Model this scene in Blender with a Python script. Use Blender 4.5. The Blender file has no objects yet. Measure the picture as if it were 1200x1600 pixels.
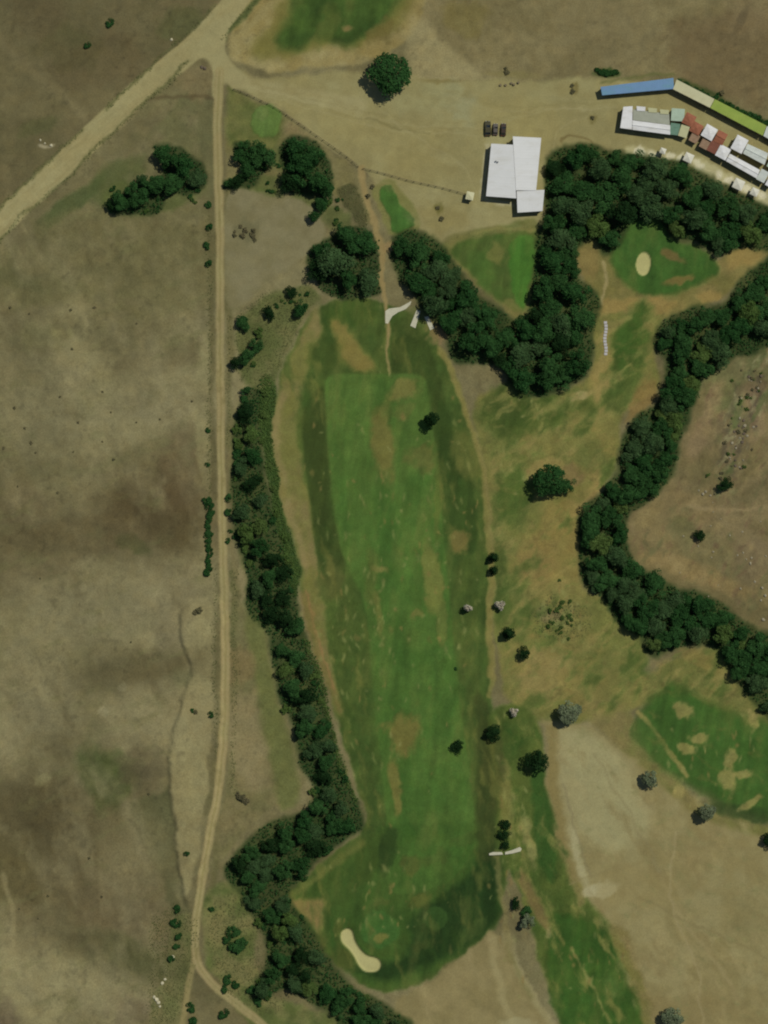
import bpy, bmesh, math, random
import numpy as np
from mathutils import Vector, Matrix

# ------------------------------------------------------------------ camera, sky, sun, exposure
S = bpy.context.scene
C = S.collection
MPP = 0.2                                   # metres per photograph pixel
def W(px, py): return ((px-600)*MPP, (800-py)*MPP)
cam_d = bpy.data.cameras.new('camera'); cam = bpy.data.objects.new('camera', cam_d); C.objects.link(cam)
cam.location = (0, 0, 1100); cam.rotation_euler = (0, 0, 0)
cam_d.sensor_fit = 'VERTICAL'; cam_d.angle = 2*math.atan(160/1100); cam_d.clip_end = 6000; cam_d.clip_start = 1
S.camera = cam
SUN_EL = math.radians(56); SUN_AZ = math.atan2(0.77, 0.64)      # azimuth from +Y towards +X
world = bpy.data.worlds.new('World'); S.world = world; world.use_nodes = True
wn = world.node_tree; bg = wn.nodes['Background']
sky = wn.nodes.new('ShaderNodeTexSky'); sky.sky_type = 'NISHITA'; sky.sun_disc = False
sky.sun_elevation = SUN_EL; sky.sun_rotation = SUN_AZ; sky.altitude = 1500; sky.dust_density = 1.5
wn.links.new(sky.outputs[0], bg.inputs[0]); bg.inputs[1].default_value = 0.06
sun_d = bpy.data.lights.new('sun', 'SUN'); sun_d.energy = 3.15; sun_d.angle = math.radians(0.55); sun_d.color = (1.0, 0.955, 0.87)
sun = bpy.data.objects.new('sun', sun_d); C.objects.link(sun)
sv = Vector((math.sin(SUN_AZ)*math.cos(SUN_EL), math.cos(SUN_AZ)*math.cos(SUN_EL), math.sin(SUN_EL)))
sun.rotation_euler = sv.to_track_quat('Z', 'Y').to_euler(); sun.location = sv*400
S.view_settings.view_transform = 'Standard'; S.view_settings.look = 'None'
S.view_settings.exposure = -0.15; S.view_settings.gamma = 1.0
S.cycles.filter_width = 2.1
S.cycles.max_bounces = 5; S.cycles.diffuse_bounces = 3; S.cycles.transparent_max_bounces = 8
KEXP = np.array([0.84, 0.80, 0.80])                        # display value of a white sunlit floor at this exposure

rng = np.random.default_rng(7); random.seed(7)

# ------------------------------------------------------------------ helpers
def lin(c):
    c = np.asarray(c, float)/255.0
    return np.where(c <= 0.04045, c/12.92, ((c+0.055)/1.055)**2.4)
def alb(c): return np.clip(lin(c)/KEXP, 0.004, 0.85)
def tag(o, label=None, cat=None, group=None, kind=None):
    if label: o['label'] = label
    if cat: o['category'] = cat
    if group: o['group'] = group
    if kind: o['kind'] = kind
    return o
def empty(name, loc=(0,0,0), rz=0.0, sc=1.0):
    o = bpy.data.objects.new(name, None); C.objects.link(o)
    o.location = loc; o.rotation_euler = (0,0,rz); o.empty_display_size = 0.3
    o.scale = sc if isinstance(sc, (tuple, list)) else (sc,sc,sc)
    return o
def mesh_np(name, V, F, mat=None, smooth=False):
    """V (n,3), F (m,4) quads or (m,3) triangles"""
    V = np.asarray(V, np.float32); F = np.asarray(F, np.int32)
    me = bpy.data.meshes.new(name); k = F.shape[1]
    me.vertices.add(len(V)); me.vertices.foreach_set('co', V.ravel())
    me.loops.add(F.size); me.loops.foreach_set('vertex_index', F.ravel())
    me.polygons.add(len(F)); me.polygons.foreach_set('loop_start', np.arange(len(F), dtype=np.int32)*k)
    if smooth: me.polygons.foreach_set('use_smooth', np.ones(len(F), bool))
    me.update(calc_edges=True)
    if mat: me.materials.append(mat)
    return me
def ob(name, me, parent=None):
    o = bpy.data.objects.new(name, me); C.objects.link(o)
    if parent: o.parent = parent
    return o
class MB:
    def __init__(s): s.v = []; s.f = []
    def add(s, vs, fs):
        n = len(s.v); s.v += [tuple(p) for p in vs]; s.f += [tuple(i+n for i in f) for f in fs]; return s
    def box(s, x0, x1, y0, y1, z0, z1, M=None):
        vs = [Vector(p) for p in ((x0,y0,z0),(x1,y0,z0),(x1,y1,z0),(x0,y1,z0),(x0,y0,z1),(x1,y0,z1),(x1,y1,z1),(x0,y1,z1))]
        if M is not None: vs = [M @ p for p in vs]
        return s.add(vs, [(0,3,2,1),(4,5,6,7),(0,1,5,4),(1,2,6,5),(2,3,7,6),(3,0,4,7)])
    def tube(s, pts, rad, n=7, cap=True):
        rings = []
        for i, p in enumerate(pts):
            p = Vector(p); a = Vector(pts[max(i-1,0)]); b = Vector(pts[min(i+1,len(pts)-1)])
            d = (b-a).normalized(); u = d.orthogonal().normalized(); w = d.cross(u)
            rings.append([p+(u*math.cos(t)+w*math.sin(t))*rad[i] for t in [2*math.pi*k/n for k in range(n)]])
        b0 = len(s.v); s.v += [tuple(q) for r in rings for q in r]
        for i in range(len(pts)-1):
            for k in range(n):
                s.f.append((b0+i*n+k, b0+i*n+(k+1)%n, b0+(i+1)*n+(k+1)%n, b0+(i+1)*n+k))
        if cap:
            s.f.append(tuple(b0+k for k in range(n))[::-1]); s.f.append(tuple(b0+(len(pts)-1)*n+k for k in range(n)))
        return s
    def mesh(s, name, mat, smooth=False, bevel=0):
        me = bpy.data.meshes.new(name); me.from_pydata(s.v, [], s.f); me.update()
        bm = bmesh.new(); bm.from_mesh(me)
        if bevel: bmesh.ops.bevel(bm, geom=bm.edges[:], offset=bevel, segments=1, affect='EDGES', clamp_overlap=True)
        bmesh.ops.recalc_face_normals(bm, faces=bm.faces[:]); bm.to_mesh(me); bm.free()
        me.materials.append(mat)
        if smooth: me.polygons.foreach_set('use_smooth', np.ones(len(me.polygons), bool))
        return me
    def obj(s, name, mat, parent=None, **k): return ob(name, s.mesh(name, mat, **k), parent)

# ------------------------------------------------------------------ materials
def new_mat(name):
    m = bpy.data.materials.new(name); m.use_nodes = True; nt = m.node_tree
    return m, nt, nt.nodes['Principled BSDF']
def noise(nt, scale, detail=4, rough=.55, coord='Object', stretch=None):
    tc = nt.nodes.new('ShaderNodeTexCoord'); n = nt.nodes.new('ShaderNodeTexNoise')
    n.inputs['Scale'].default_value = scale; n.inputs['Detail'].default_value = detail; n.inputs['Roughness'].default_value = rough
    if stretch:
        mp = nt.nodes.new('ShaderNodeMapping'); mp.inputs['Scale'].default_value = stretch
        nt.links.new(tc.outputs[coord], mp.inputs[0]); nt.links.new(mp.outputs[0], n.inputs[0])
    else: nt.links.new(tc.outputs[coord], n.inputs[0])
    return n.outputs['Fac']
def remap(nt, v, a, b, lo=.3, hi=.7):
    r = nt.nodes.new('ShaderNodeMapRange'); nt.links.new(v, r.inputs[0])
    for i, x in enumerate((lo, hi, a, b)): r.inputs[i+1].default_value = x
    return r.outputs[0]
def mathn(nt, op, a, b):
    n = nt.nodes.new('ShaderNodeMath'); n.operation = op
    for i, x in enumerate((a, b)):
        if isinstance(x, (int, float)): n.inputs[i].default_value = x
        else: nt.links.new(x, n.inputs[i])
    return n.outputs[0]
def mul_col(nt, col, fac):
    n = nt.nodes.new('ShaderNodeVectorMath'); n.operation = 'SCALE'
    nt.links.new(col, n.inputs[0]); nt.links.new(fac, n.inputs['Scale']); return n.outputs[0]
def mixc(nt, f, a, b):
    n = nt.nodes.new('ShaderNodeMix'); n.data_type = 'RGBA'
    if isinstance(f, (int, float)): n.inputs[0].default_value = f
    else: nt.links.new(f, n.inputs[0])
    for i, x in ((6, a), (7, b)):
        if hasattr(x, 'is_linked'): nt.links.new(x, n.inputs[i])
        else: n.inputs[i].default_value = (*[float(q) for q in x][:3], 1)
    return n.outputs[2]

def ground_mat(name, fine=.16, mid=.12, tint=(1.1,1.0,.85), tint_amt=.25, bump=.3):
    m, nt, p = new_mat(name)
    at = nt.nodes.new('ShaderNodeAttribute'); at.attribute_name = 'soil'
    f1 = remap(nt, noise(nt, 2.2, 3, .6), 1-fine, 1+fine)
    f2 = remap(nt, noise(nt, .35, 5, .6), 1-mid, 1+mid)
    f3 = remap(nt, noise(nt, .07, 4, .55), 1-mid*.6, 1+mid*.6)
    col = mul_col(nt, at.outputs['Color'], mathn(nt, 'MULTIPLY', mathn(nt, 'MULTIPLY', f1, f2), f3))
    vm = nt.nodes.new('ShaderNodeVectorMath'); vm.operation = 'MULTIPLY'; nt.links.new(col, vm.inputs[0]); vm.inputs[1].default_value = tint
    col = mixc(nt, mathn(nt, 'MULTIPLY', remap(nt, noise(nt, .22, 4, .6), 0, 1, .42, .66), tint_amt), col, vm.outputs[0])
    nt.links.new(col, p.inputs['Base Color']); p.inputs['Roughness'].default_value = .95; p.inputs['Specular IOR Level'].default_value = .08
    b = nt.nodes.new('ShaderNodeBump'); b.inputs['Strength'].default_value = bump; b.inputs['Distance'].default_value = .12
    nt.links.new(noise(nt, 3.0, 3, .65), b.inputs['Height']); nt.links.new(b.outputs[0], p.inputs['Normal'])
    return m
def paint(name, rgb, rough=.6, var=.08, scale=.8, spec=.3, metal=0, dirt=None, dirt_amt=.0):
    """rgb = display colour; converted to a real albedo"""
    m, nt, p = new_mat(name); base = alb(rgb)
    a = mixc(nt, remap(nt, noise(nt, scale, 5, .6), 0, 1), base*(1-var), base*(1+var))
    if dirt is not None:
        a = mixc(nt, mathn(nt, 'MULTIPLY', remap(nt, noise(nt, scale*.6, 5, .65, stretch=(1,2.5,1)), 0, 1, .48, .72), dirt_amt), a, alb(dirt))
    nt.links.new(a, p.inputs['Base Color'])
    p.inputs['Roughness'].default_value = rough; p.inputs['Specular IOR Level'].default_value = spec; p.inputs['Metallic'].default_value = metal
    return m
def leaf_mat(name, c1, c2, c3, trans=.22):
    m, nt, p = new_mat(name)
    oi = nt.nodes.new('ShaderNodeObjectInfo'); ge = nt.nodes.new('ShaderNodeNewGeometry')
    a = mixc(nt, oi.outputs['Random'], c1, c2)
    a = mixc(nt, mathn(nt, 'MULTIPLY', remap(nt, ge.outputs['Random Per Island'], 0, 1, .35, 1), .75), a, c3)
    a = mul_col(nt, a, remap(nt, noise(nt, 1.3, 3, .6), .62, 1.4))
    nt.links.new(a, p.inputs['Base Color']); p.inputs['Roughness'].default_value = .85; p.inputs['Specular IOR Level'].default_value = .02
    t = nt.nodes.new('ShaderNodeBsdfTranslucent'); nt.links.new(a, t.inputs[0])
    mx = nt.nodes.new('ShaderNodeMixShader'); mx.inputs[0].default_value = trans
    out = nt.nodes['Material Output']
    nt.links.new(p.outputs[0], mx.inputs[1]); nt.links.new(t.outputs[0], mx.inputs[2]); nt.links.new(mx.outputs[0], out.inputs[0])
    return m
M = {}
M['bark'] = paint('bark', (78,66,50), .9, .25, 3, .1)
M['leaf'] = leaf_mat('leaf_dark', (.016,.057,.015), (.034,.090,.025), (.044,.116,.030))
M['leaf_dark'] = leaf_mat('leaf_deep', (.010,.030,.009), (.015,.040,.012), (.022,.052,.015))
M['leaf_light'] = leaf_mat('leaf_light', (.058,.112,.024), (.085,.135,.034), (.11,.165,.045))
M['leaf_grey'] = leaf_mat('leaf_grey', (.034,.076,.025), (.050,.098,.034), (.072,.125,.046))
M['leaf_silver'] = leaf_mat('leaf_silver', (.115,.15,.075), (.14,.175,.09), (.22,.25,.15))
M['leaf_dry'] = leaf_mat('leaf_dry', (.19,.165,.085), (.16,.15,.075), (.13,.125,.058))
M['leaf_weed'] = leaf_mat('leaf_weed', (.15,.16,.06), (.19,.17,.075), (.12,.15,.05))
M['leaf_pale'] = leaf_mat('leaf_pale', (.55,.50,.37), (.60,.55,.42), (.70,.65,.52))
M['white_sheet'] = paint('white_sheet', (195,192,187), .45, .025, .35, .35, dirt=(172,166,150), dirt_amt=.35)
M['white_tile'] = paint('white_tile', (201,197,193), .6, .04, .5, .25, dirt=(165,158,140), dirt_amt=.5)
M['grey_sheet'] = paint('grey_sheet', (146,146,128), .6, .05, .6, .25, dirt=(126,126,108), dirt_amt=.5)
M['pale_grey'] = paint('pale_grey', (182,184,174), .6, .04, .6, .25, dirt=(150,150,138), dirt_amt=.5)
M['blue_sheet'] = paint('blue_sheet', (98,128,158), .5, .06, .4, .35, dirt=(92,134,138), dirt_amt=.6)
M['cream_sheet'] = paint('cream_sheet', (182,176,138), .6, .05, .4, .25, dirt=(170,158,116), dirt_amt=.5)
M['lime_sheet'] = paint('lime_sheet', (134,148,64), .6, .08, .35, .25, dirt=(118,142,58), dirt_amt=.6)
M['aqua_sheet'] = paint('aqua_sheet', (156,170,148), .6, .06, .6, .25, dirt=(138,150,124), dirt_amt=.5)
M['teal_sheet'] = paint('teal_sheet', (96,124,104), .6, .10, .8, .25, dirt=(72,100,82), dirt_amt=.6)
M['yellowish'] = paint('yellowish', (170,166,126), .7, .06, .7, .2)
M['red_tile'] = paint('red_tile', (138,86,62), .75, .10, 1.0, .2, dirt=(118,66,50), dirt_amt=.6)
M['brown_tile'] = paint('brown_tile', (116,72,56), .8, .12, 1.0, .2)
M['pink_tile'] = paint('pink_tile', (138,112,88), .8, .12, 1.2, .2, dirt=(110,84,64), dirt_amt=.6)
M['wall'] = paint('wall', (168,158,136), .85, .06, .7, .15)
M['door'] = paint('door', (96,70,48), .6, .1, 2, .3)
M['glass'] = paint('glass', (30,36,40), .1, .1, 1, .6)
M['frame'] = paint('frame', (190,188,180), .5, .03, 1, .3)
M['steel'] = paint('steel', (120,120,118), .4, .05, 1, .5, .6)
M['wood'] = paint('wood', (112,100,76), .85, .18, 2.5, .15)
M['concrete'] = paint('concrete', (176,170,146), .85, .07, .8, .15, dirt=(146,138,110), dirt_amt=.5)
M['stone'] = paint('stone', (138,128,104), .9, .15, 1.2, .12)
M['pale_stone'] = paint('pale_stone', (176,166,136), .9, .1, 1.2, .12)
M['dark_stone'] = paint('dark_stone', (92,80,66), .9, .18, 1.2, .12)
M['canvas'] = paint('canvas', (196,190,172), .85, .05, .7, .15)
M['car_olive'] = paint('car_olive', (62,58,36), .25, .03, 1, .5)
M['car_grey'] = paint('car_grey', (84,78,70), .25, .03, 1, .5)
M['car_brown'] = paint('car_brown', (56,44,34), .25, .03, 1, .5)
M['tyre'] = paint('tyre', (30,30,30), .9, .1, 3, .2)
M['lamp_red'] = paint('lamp_red', (130,28,22), .3, .05, 1, .5)

# ------------------------------------------------------------------ the ground: one continuous grid, coloured by what grows on it plus painted hill shading in the west, split by kind of surface
STEP = 2.0
gx = np.arange(-60, 1260.1, STEP); gy = np.arange(-60, 1660.1, STEP)
PX, PY = np.meshgrid(gx, gy); NYG, NXG = PX.shape
def vnoise(x, y, scale, seed):
    r = np.random.default_rng(seed).random((256,256))
    u = x/scale; v = y/scale; i = np.floor(u).astype(int); j = np.floor(v).astype(int); fu = u-i; fv = v-j
    fu = fu*fu*(3-2*fu); fv = fv*fv*(3-2*fv); i &= 255; j &= 255; i1 = (i+1)&255; j1 = (j+1)&255
    return (r[j,i]*(1-fu)+r[j,i1]*fu)*(1-fv) + (r[j1,i]*(1-fu)+r[j1,i1]*fu)*fv
def fbm(x, y, scale, seed, oct=4, gain=.5):
    t = 0; a = 1; s = 0
    for k in range(oct):
        t = t + a*vnoise(x+k*37.1, y+k*91.7, scale/2**k, seed+k); s += a; a *= gain
    return t/s
WX = PX + (fbm(PX,PY,34,11,3)-.5)*13 + (vnoise(PX,PY,6,15)-.5)*3
WY = PY + (fbm(PX,PY,34,21,3)-.5)*13 + (vnoise(PX,PY,6,25)-.5)*3
RX = PX + (vnoise(PX,PY,22,31)-.5)*2.2; RY = PY + (vnoise(PX,PY,22,32)-.5)*2.2      # roads wander less
def smooth_pts(P, closed, n=4):
    P = np.asarray(P, float); N = len(P); out = []
    for i in range(N if closed else N-1):
        if closed: p0,p1,p2,p3 = P[i-1],P[i],P[(i+1)%N],P[(i+2)%N]
        else: p0,p1,p2,p3 = P[max(i-1,0)],P[i],P[i+1],P[min(i+2,N-1)]
        for k in range(n):
            t = k/n
            out.append(.5*((2*p1)+(-p0+p2)*t+(2*p0-5*p1+4*p2-p3)*t*t+(-p0+3*p1-3*p2+p3)*t**3))
    if not closed: out.append(P[-1])
    return np.array(out)
def window(P, pad):
    x0,y0 = P.min(0)-pad; x1,y1 = P.max(0)+pad
    i0 = int(np.clip((x0+60)//STEP,0,NXG)); i1 = int(np.clip((x1+60)//STEP+2,0,NXG))
    j0 = int(np.clip((y0+60)//STEP,0,NYG)); j1 = int(np.clip((y1+60)//STEP+2,0,NYG))
    return slice(j0,j1), slice(i0,i1)
def seg_d2(x, y, a, b):
    dx,dy = b-a; L = dx*dx+dy*dy+1e-9
    t = np.clip(((x-a[0])*dx+(y-a[1])*dy)/L, 0, 1)
    return (x-a[0]-t*dx)**2+(y-a[1]-t*dy)**2
def sstep(d, f): t = np.clip(.5-d/max(f,.01), 0, 1); return t*t*(3-2*t)
def poly(P, f=6, grow=0, warp=True, smooth=True):
    P = smooth_pts(P, True) if smooth else np.asarray(P, float)
    w = window(P, f+18+abs(grow)); x = (WX if warp else RX)[w]; y = (WY if warp else RY)[w]
    d2 = np.full(x.shape, 1e9); ins = np.zeros(x.shape, bool)
    for a, b in zip(P, np.roll(P,-1,0)):
        d2 = np.minimum(d2, seg_d2(x,y,a,b))
        if a[1] != b[1]:
            c = (a[1]>y) != (b[1]>y); ins ^= c & (x < (b[0]-a[0])*(y-a[1])/(b[1]-a[1])+a[0])
    d = np.sqrt(d2)*np.where(ins,-1,1)-grow
    return w, sstep(d, f)
def stroke(P, width, f=3, warp=False):
    P = smooth_pts(P, False); wd = np.interp(np.linspace(0,1,len(P)), np.linspace(0,1,len(width)), width) if np.ndim(width) else np.full(len(P), width)
    w = window(P, wd.max()+f+16); x = (WX if warp else RX)[w]; y = (WY if warp else RY)[w]
    d = np.full(x.shape, 1e9)
    for k in range(len(P)-1):
        d = np.minimum(d, np.sqrt(seg_d2(x,y,P[k],P[k+1]))-(wd[k]+wd[k+1])/4)
    return w, sstep(d, f)
def blob(cx, cy, rx, ry, ang=0, f=.6, warp=True):
    R = max(rx,ry)*(1+f)+16; w = window(np.array([[cx-R,cy-R],[cx+R,cy+R]]), 0)
    x = (WX if warp else RX)[w]-cx; y = (WY if warp else RY)[w]-cy; c,s = math.cos(math.radians(ang)), math.sin(math.radians(ang))
    r = np.sqrt(((x*c+y*s)/rx)**2+((-x*s+y*c)/ry)**2)
    if warp and min(rx,ry) > 5 and f > .3:
        sc = max(rx,ry)*.9; r = r+(fbm(PX[w]*1.3+PY[w]*.4,PY[w],sc,int(cx*7+cy)%997,4,.6)-.5)*1.3; f = f*.55
    return w, sstep(r-1, f*2)
COL = np.zeros((NYG,NXG,3)); CLS = np.zeros((NYG,NXG), int); HGT = np.zeros((NYG,NXG))
N1 = fbm(PX,PY,150,41,5,.55); N2 = fbm(PX,PY,40,51,4,.6); N3 = fbm(PX,PY,12,61,3,.6)
NS = fbm(PX*.9-PY*.35, PY*2.2+PX*.8, 60, 71, 4, .6)                       # streaky
def put(m, col, a=1.0, mott=.0, second=None, seed=0):
    w, k = m; k = k*a; col = np.array(col, float)
    c = np.broadcast_to(col, k.shape+(3,))
    if second is not None:
        t = np.clip((fbm(PX[w],PY[w],38,900+seed,4,.6)-.36)*3.6, 0, 1)[...,None]; c = c*(1-t)+np.array(second,float)*t
    if mott: c = c*(1+(N3[w]-.5)*mott)[...,None]
    COL[w] = COL[w]*(1-k[...,None])+c*k[...,None]
def noisy(m, col, a, scale, thr, seed, ang=0, st=3.0, k=5):
    w, q = m; c_, s_ = math.cos(math.radians(ang)), math.sin(math.radians(ang)); u = WX[w]*c_+WY[w]*s_; v = -WX[w]*s_+WY[w]*c_
    put((w, q*np.clip((fbm(u/st,v,scale,seed,4,.6)-thr)*k,0,1)), col, a, .15)
SURF = ['ground']; SLAB = ['dry khaki grassland with scattered bare soil around the golf course']
def cls(m, name, label, thr=.5):
    w, k = m; SURF.append(name); SLAB.append(label); v = CLS[w]; v[k > thr] = len(SURF)-1; CLS[w] = v
    return len(SURF)-1
def cls_into(m, idx, thr=.5):
    w, k = m; v = CLS[w]; v[k > thr] = idx; CLS[w] = v
def lift(m, h): w, k = m; HGT[w] += k*h

# base: dry khaki grassland
t = np.clip((N1-.3)*2.4,0,1)[...,None]; COL[:] = np.array((93,86,55))*(1-t)+np.array((117,109,74))*t
COL *= (1+(N2-.5)*.20+(N3-.5)*.08)[...,None]
t = (np.clip((NS-.55)*4,0,1)*.35)[...,None]; COL[:] = COL*(1-t)+np.array((90,88,52))*t

# western fields
put(poly([(-60,-60),(370,-60),(300,70),(120,215),(-60,380)],8), (95,86,56), .75, .12, (84,78,50), 1)
for b, c, a in [((105,70,50,38),(70,70,38),.75),((60,30,45,40),(82,72,46),.6),((20,120,60,60),(100,92,60),.6),((100,165,70,30),(104,95,62),.5),
                ((290,40,40,22),(78,80,46),.6),((150,95,70,40),(88,76,48),.5),((60,195,30,12,-20),(78,80,46),.5)]: put(blob(*b), c, a, .15)
put(stroke([(-10,50),(25,85),(60,120),(95,150),(130,180)],14,14,True), (112,102,68), .75)
put(poly([(60,225),(75,230),(85,228),(80,233),(62,232)],4), (150,140,110), .8)
put(poly([(150,300),(200,250),(260,180),(300,130),(335,110),(332,320),(240,340),(150,330)],10), (103,96,64), .8, .15, (92,90,56), 2)
put(blob(310,125,34,26), (112,100,66), .8); put(blob(322,190,14,40), (88,86,54), .7); put(blob(170,280,50,22,-40), (78,84,46), .7); put(blob(110,320,60,14,-38), (72,80,44), .8)
put(stroke([(215,158),(255,152),(300,150),(330,152)],5,5,True), (82,72,46), .7)
put(poly([(0,400),(120,330),(330,330),(330,480),(200,470),(0,470)],20), (102,96,60), .55, .12, (88,84,50), 3)
for b, c, a in [((60,440,90,18,10),(84,82,50),.6),((150,520,60,24,15),(92,86,56),.6),((60,530,40,25),(104,100,64),.5),((260,640,70,25),(124,116,82),.6),
                ((255,560,60,18,-12),(98,90,60),.6),((95,520,14,11),(116,110,70),.8),((65,555,16,13),(88,82,54),.6),((100,620,50,40),(112,104,70),.5),((230,800,80,55),(76,66,40),.85),((280,740,36,60),(92,78,52),.6),
                ((205,715,28,22),(86,80,50),.5),((110,840,120,26,-6),(92,82,52),.7),((275,830,40,36),(74,66,38),.7),((210,850,24,14,20),(62,72,36),.8),((35,790,40,36),(98,86,58),.5),((60,900,90,40),(110,98,66),.5),
                ((150,960,120,60),(118,110,76),.45),((240,1040,62,22,-12),(80,72,44),.85),((285,1060,24,14),(72,74,44),.7),((265,1000,26,40),(102,94,66),.7),
                ((230,1130,80,60),(124,114,78),.5),((60,1080,80,60),(114,106,74),.5),((70,1270,84,52,20),(82,74,46),.85),((165,1215,40,50,-30),(66,74,38),.85),((220,1210,40,40),(86,78,52),.7),
                ((30,1360,60,50),(84,76,46),.8),((150,1390,66,80,-35),(88,78,50),.75),((205,1330,44,50,30),(118,108,72),.7),((190,1430,70,60),(98,86,58),.6),((250,1440,30,40),(112,102,68),.5),
                ((200,1490,66,22,25),(70,72,40),.8),((130,1480,40,20,15),(78,70,44),.7),((60,1540,90,60),(126,118,80),.75),((180,1550,70,40,30),(120,112,78),.6),((200,1585,40,26),(104,92,66),.7),((-5,1590,34,34),(78,66,50),.8),
                ((40,1450,40,40),(100,90,60),.5),((65,1218,12,10),(128,122,80),.8),((165,1116,9,7),(132,124,90),.8),((195,1075,9,7),(134,126,90),.8)]:
    put(blob(*b), c, a, .18)
m = poly([(205,1255),(250,1240),(268,1235),(275,1320),(288,1395),(300,1430),(268,1430),(258,1380),(235,1335),(215,1310)],10); put(m, (74,74,45), .75, .15)
m = poly([(288,950),(330,945),(331,1150),(320,1270),(296,1395),(284,1380),(274,1300),(268,1200),(272,1140),(290,1075),(298,1045),(284,1005)],6); put(m, (131,122,82), .8, .1, (122,112,74), 4)
put(poly([(310,540),(328,545),(330,760),(318,760),(306,680)],9), (128,120,80), .75); put(blob(262,940,55,60), (124,114,80), .5)
put(stroke([(0,1365),(14,1400),(22,1445),(16,1500),(2,1560)],8,6,True), (120,110,74), .8)
put(poly([(268,1440),(300,1430),(300,1500),(285,1560),(282,1620),(235,1620),(240,1560),(262,1500)],8), (84,88,48), .85, .2, (100,96,58), 5)
for x0,y0,x1,y1 in [(320,330,326,600),(322,600,330,780),(333,880,338,1000),(334,1000,338,1180),(332,1180,318,1270)]:
    put(stroke([(x0+8,y0),((x0+x1)/2+8,(y0+y1)/2),(x1+6,y1)],9,7,True), (90,84,52), .75)
for x0,y0,x1,y1 in [(356,290,356,480),(358,480,358,700),(362,880,366,1060),(366,1060,362,1250),(352,1250,326,1420)]:
    put(stroke([(x0,y0),((x0+x1)/2,(y0+y1)/2),(x1,y1)],9,7,True), (88,84,50), .7)
put(stroke([(362,890),(366,980),(366,1080)],8,6,True), (64,72,38), .7)
# strip between track and west belt
put(poly([(358,300),(358,620),(375,640),(362,760),(372,900),(420,1000),(440,1100),(480,1220),(400,1280),(350,1340),(335,1330),(356,1200),(362,1000),(356,700)],6), (112,102,66), .8, .12, (96,92,56), 6)
put(poly([(375,870),(410,960),(420,1010),(440,1110),(470,1230),(440,1260),(420,1180),(400,1080),(385,980)],14), (88,92,48), .8, .15)
put(blob(385,1170,28,70,-12), (124,112,76), .75); put(blob(375,1040,26,30), (114,98,62), .6); put(blob(380,920,10,34,-8),(128,116,80),.7)
put(poly([(320,1400),(370,1380),(400,1440),(400,1500),(430,1560),(560,1600),(420,1620),(345,1540),(320,1500)],10), (82,92,46), .85, .2, (106,102,60), 7)
put(blob(345,1450,16,34), (110,102,62), .6)
# north: practice field and upland
put(poly([(640,-60),(1260,-60),(1260,240),(1200,185),(1120,140),(1050,118),(940,118),(800,122),(660,118),(648,60)],14), (118,107,71), .85, .1, (106,96,62), 8)
put(blob(1150,80,90,70), (96,82,54), .7, .15); put(blob(960,60,90,50),(108,98,66),.5); put(blob(730,30,36,26), (106,96,52), .6); put(blob(1180,20,40,40),(112,98,66),.5); put(blob(1160,30,8,34,20),(84,74,50),.6)
put(poly([(400,-60),(660,-60),(650,40),(620,75),(560,98),(480,108),(420,108),(370,98),(362,70)],8), (138,126,82), .95, .08, (126,112,66), 9)
m = poly([(398,88),(395,66),(425,36),(450,-30),(640,-40),(636,20),(612,52),(575,66),(560,76),(520,72),(480,84),(430,90)],24); put(m, (104,98,50), .9); cls(m, 'practice_green', 'ragged green practice field with brown fringe beside the gravel road junction')
m = poly([(432,64),(450,30),(470,-30),(625,-40),(622,10),(590,46),(548,72),(520,68),(490,62),(465,80)],22); put(m, (55,76,33), .95, .2, (66,88,38), 10)
put(blob(510,40,16,30,20), (86,92,44), .6); put(blob(600,50,26,16,-30), (96,86,46), .7); put(blob(545,45,8,5), (130,104,66), .7)
put(stroke([(362,85),(366,60),(395,35),(440,-5),(470,-40)],10,8,True), (132,120,76), .7); put(stroke([(352,60),(360,42),(400,5),(430,-30)],9,7,True), (70,80,42), .85)
# gravel yard
YARD = [(345,70),(362,100),(395,120),(470,118),(560,110),(640,118),(700,126),(830,124),(900,118),(945,122),(1055,140),(1110,170),(1230,235),(1230,310),(1130,275),(1040,240),(960,232),(905,225),(852,240),(848,300),(842,352),(760,355),(690,380),(640,350),(600,300),(565,264),(500,218),(440,172),(368,138),(345,128)]
m = poly(YARD, 9, smooth=False); put(m, (139,130,88), .95, .07, (134,124,82), 11); cls(m, 'gravel_yard', 'open khaki gravel yard around the white roofed clubhouse')
put(poly([(640,30),(660,30),(720,90),(760,120),(700,128),(640,118)],16), (140,129,88), .7)
for b, c, a in [((720,165,40,26,30),(138,134,98),.7),((660,150,60,22,-8),(136,130,90),.6),((560,200,120,40,25),(138,126,80),.5),((800,180,60,30),(138,126,80),.5),((660,260,60,26),(130,118,74),.5),((850,200,50,26),(140,128,82),.5),
                ((690,340,40,24),(128,116,72),.6),((685,325,6,8),(98,92,48),.8),((895,138,6,10),(102,92,52),.85),((925,185,6,7),(110,100,58),.8),((800,116,40,5),(112,104,62),.6),((690,126,30,3),(112,100,58),.6)]: put(blob(*b), c, a, .1)
put(stroke([(345,100),(375,125),(420,138),(480,150),(560,165)],[18,20,26],12), (148,138,98), .6)
put(stroke([(570,185),(610,195),(670,210)],3,3,True), (108,100,62), .6)
put(stroke([(878,224),(895,212),(915,216),(925,228)],3,3,True), (98,84,50), .7)
put(poly([(757,222),(766,225),(758,308),(806,316),(806,322),(750,314)],4,smooth=False), (158,150,116), .75); put(blob(778,220,18,8),(146,140,100),.6)
put(stroke([(985,231),(1030,240),(1075,252),(1110,266),(1150,288),(1200,312),(1250,340)],[12,14,16,20,22],7,True), (168,160,118), .85, .15)
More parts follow.
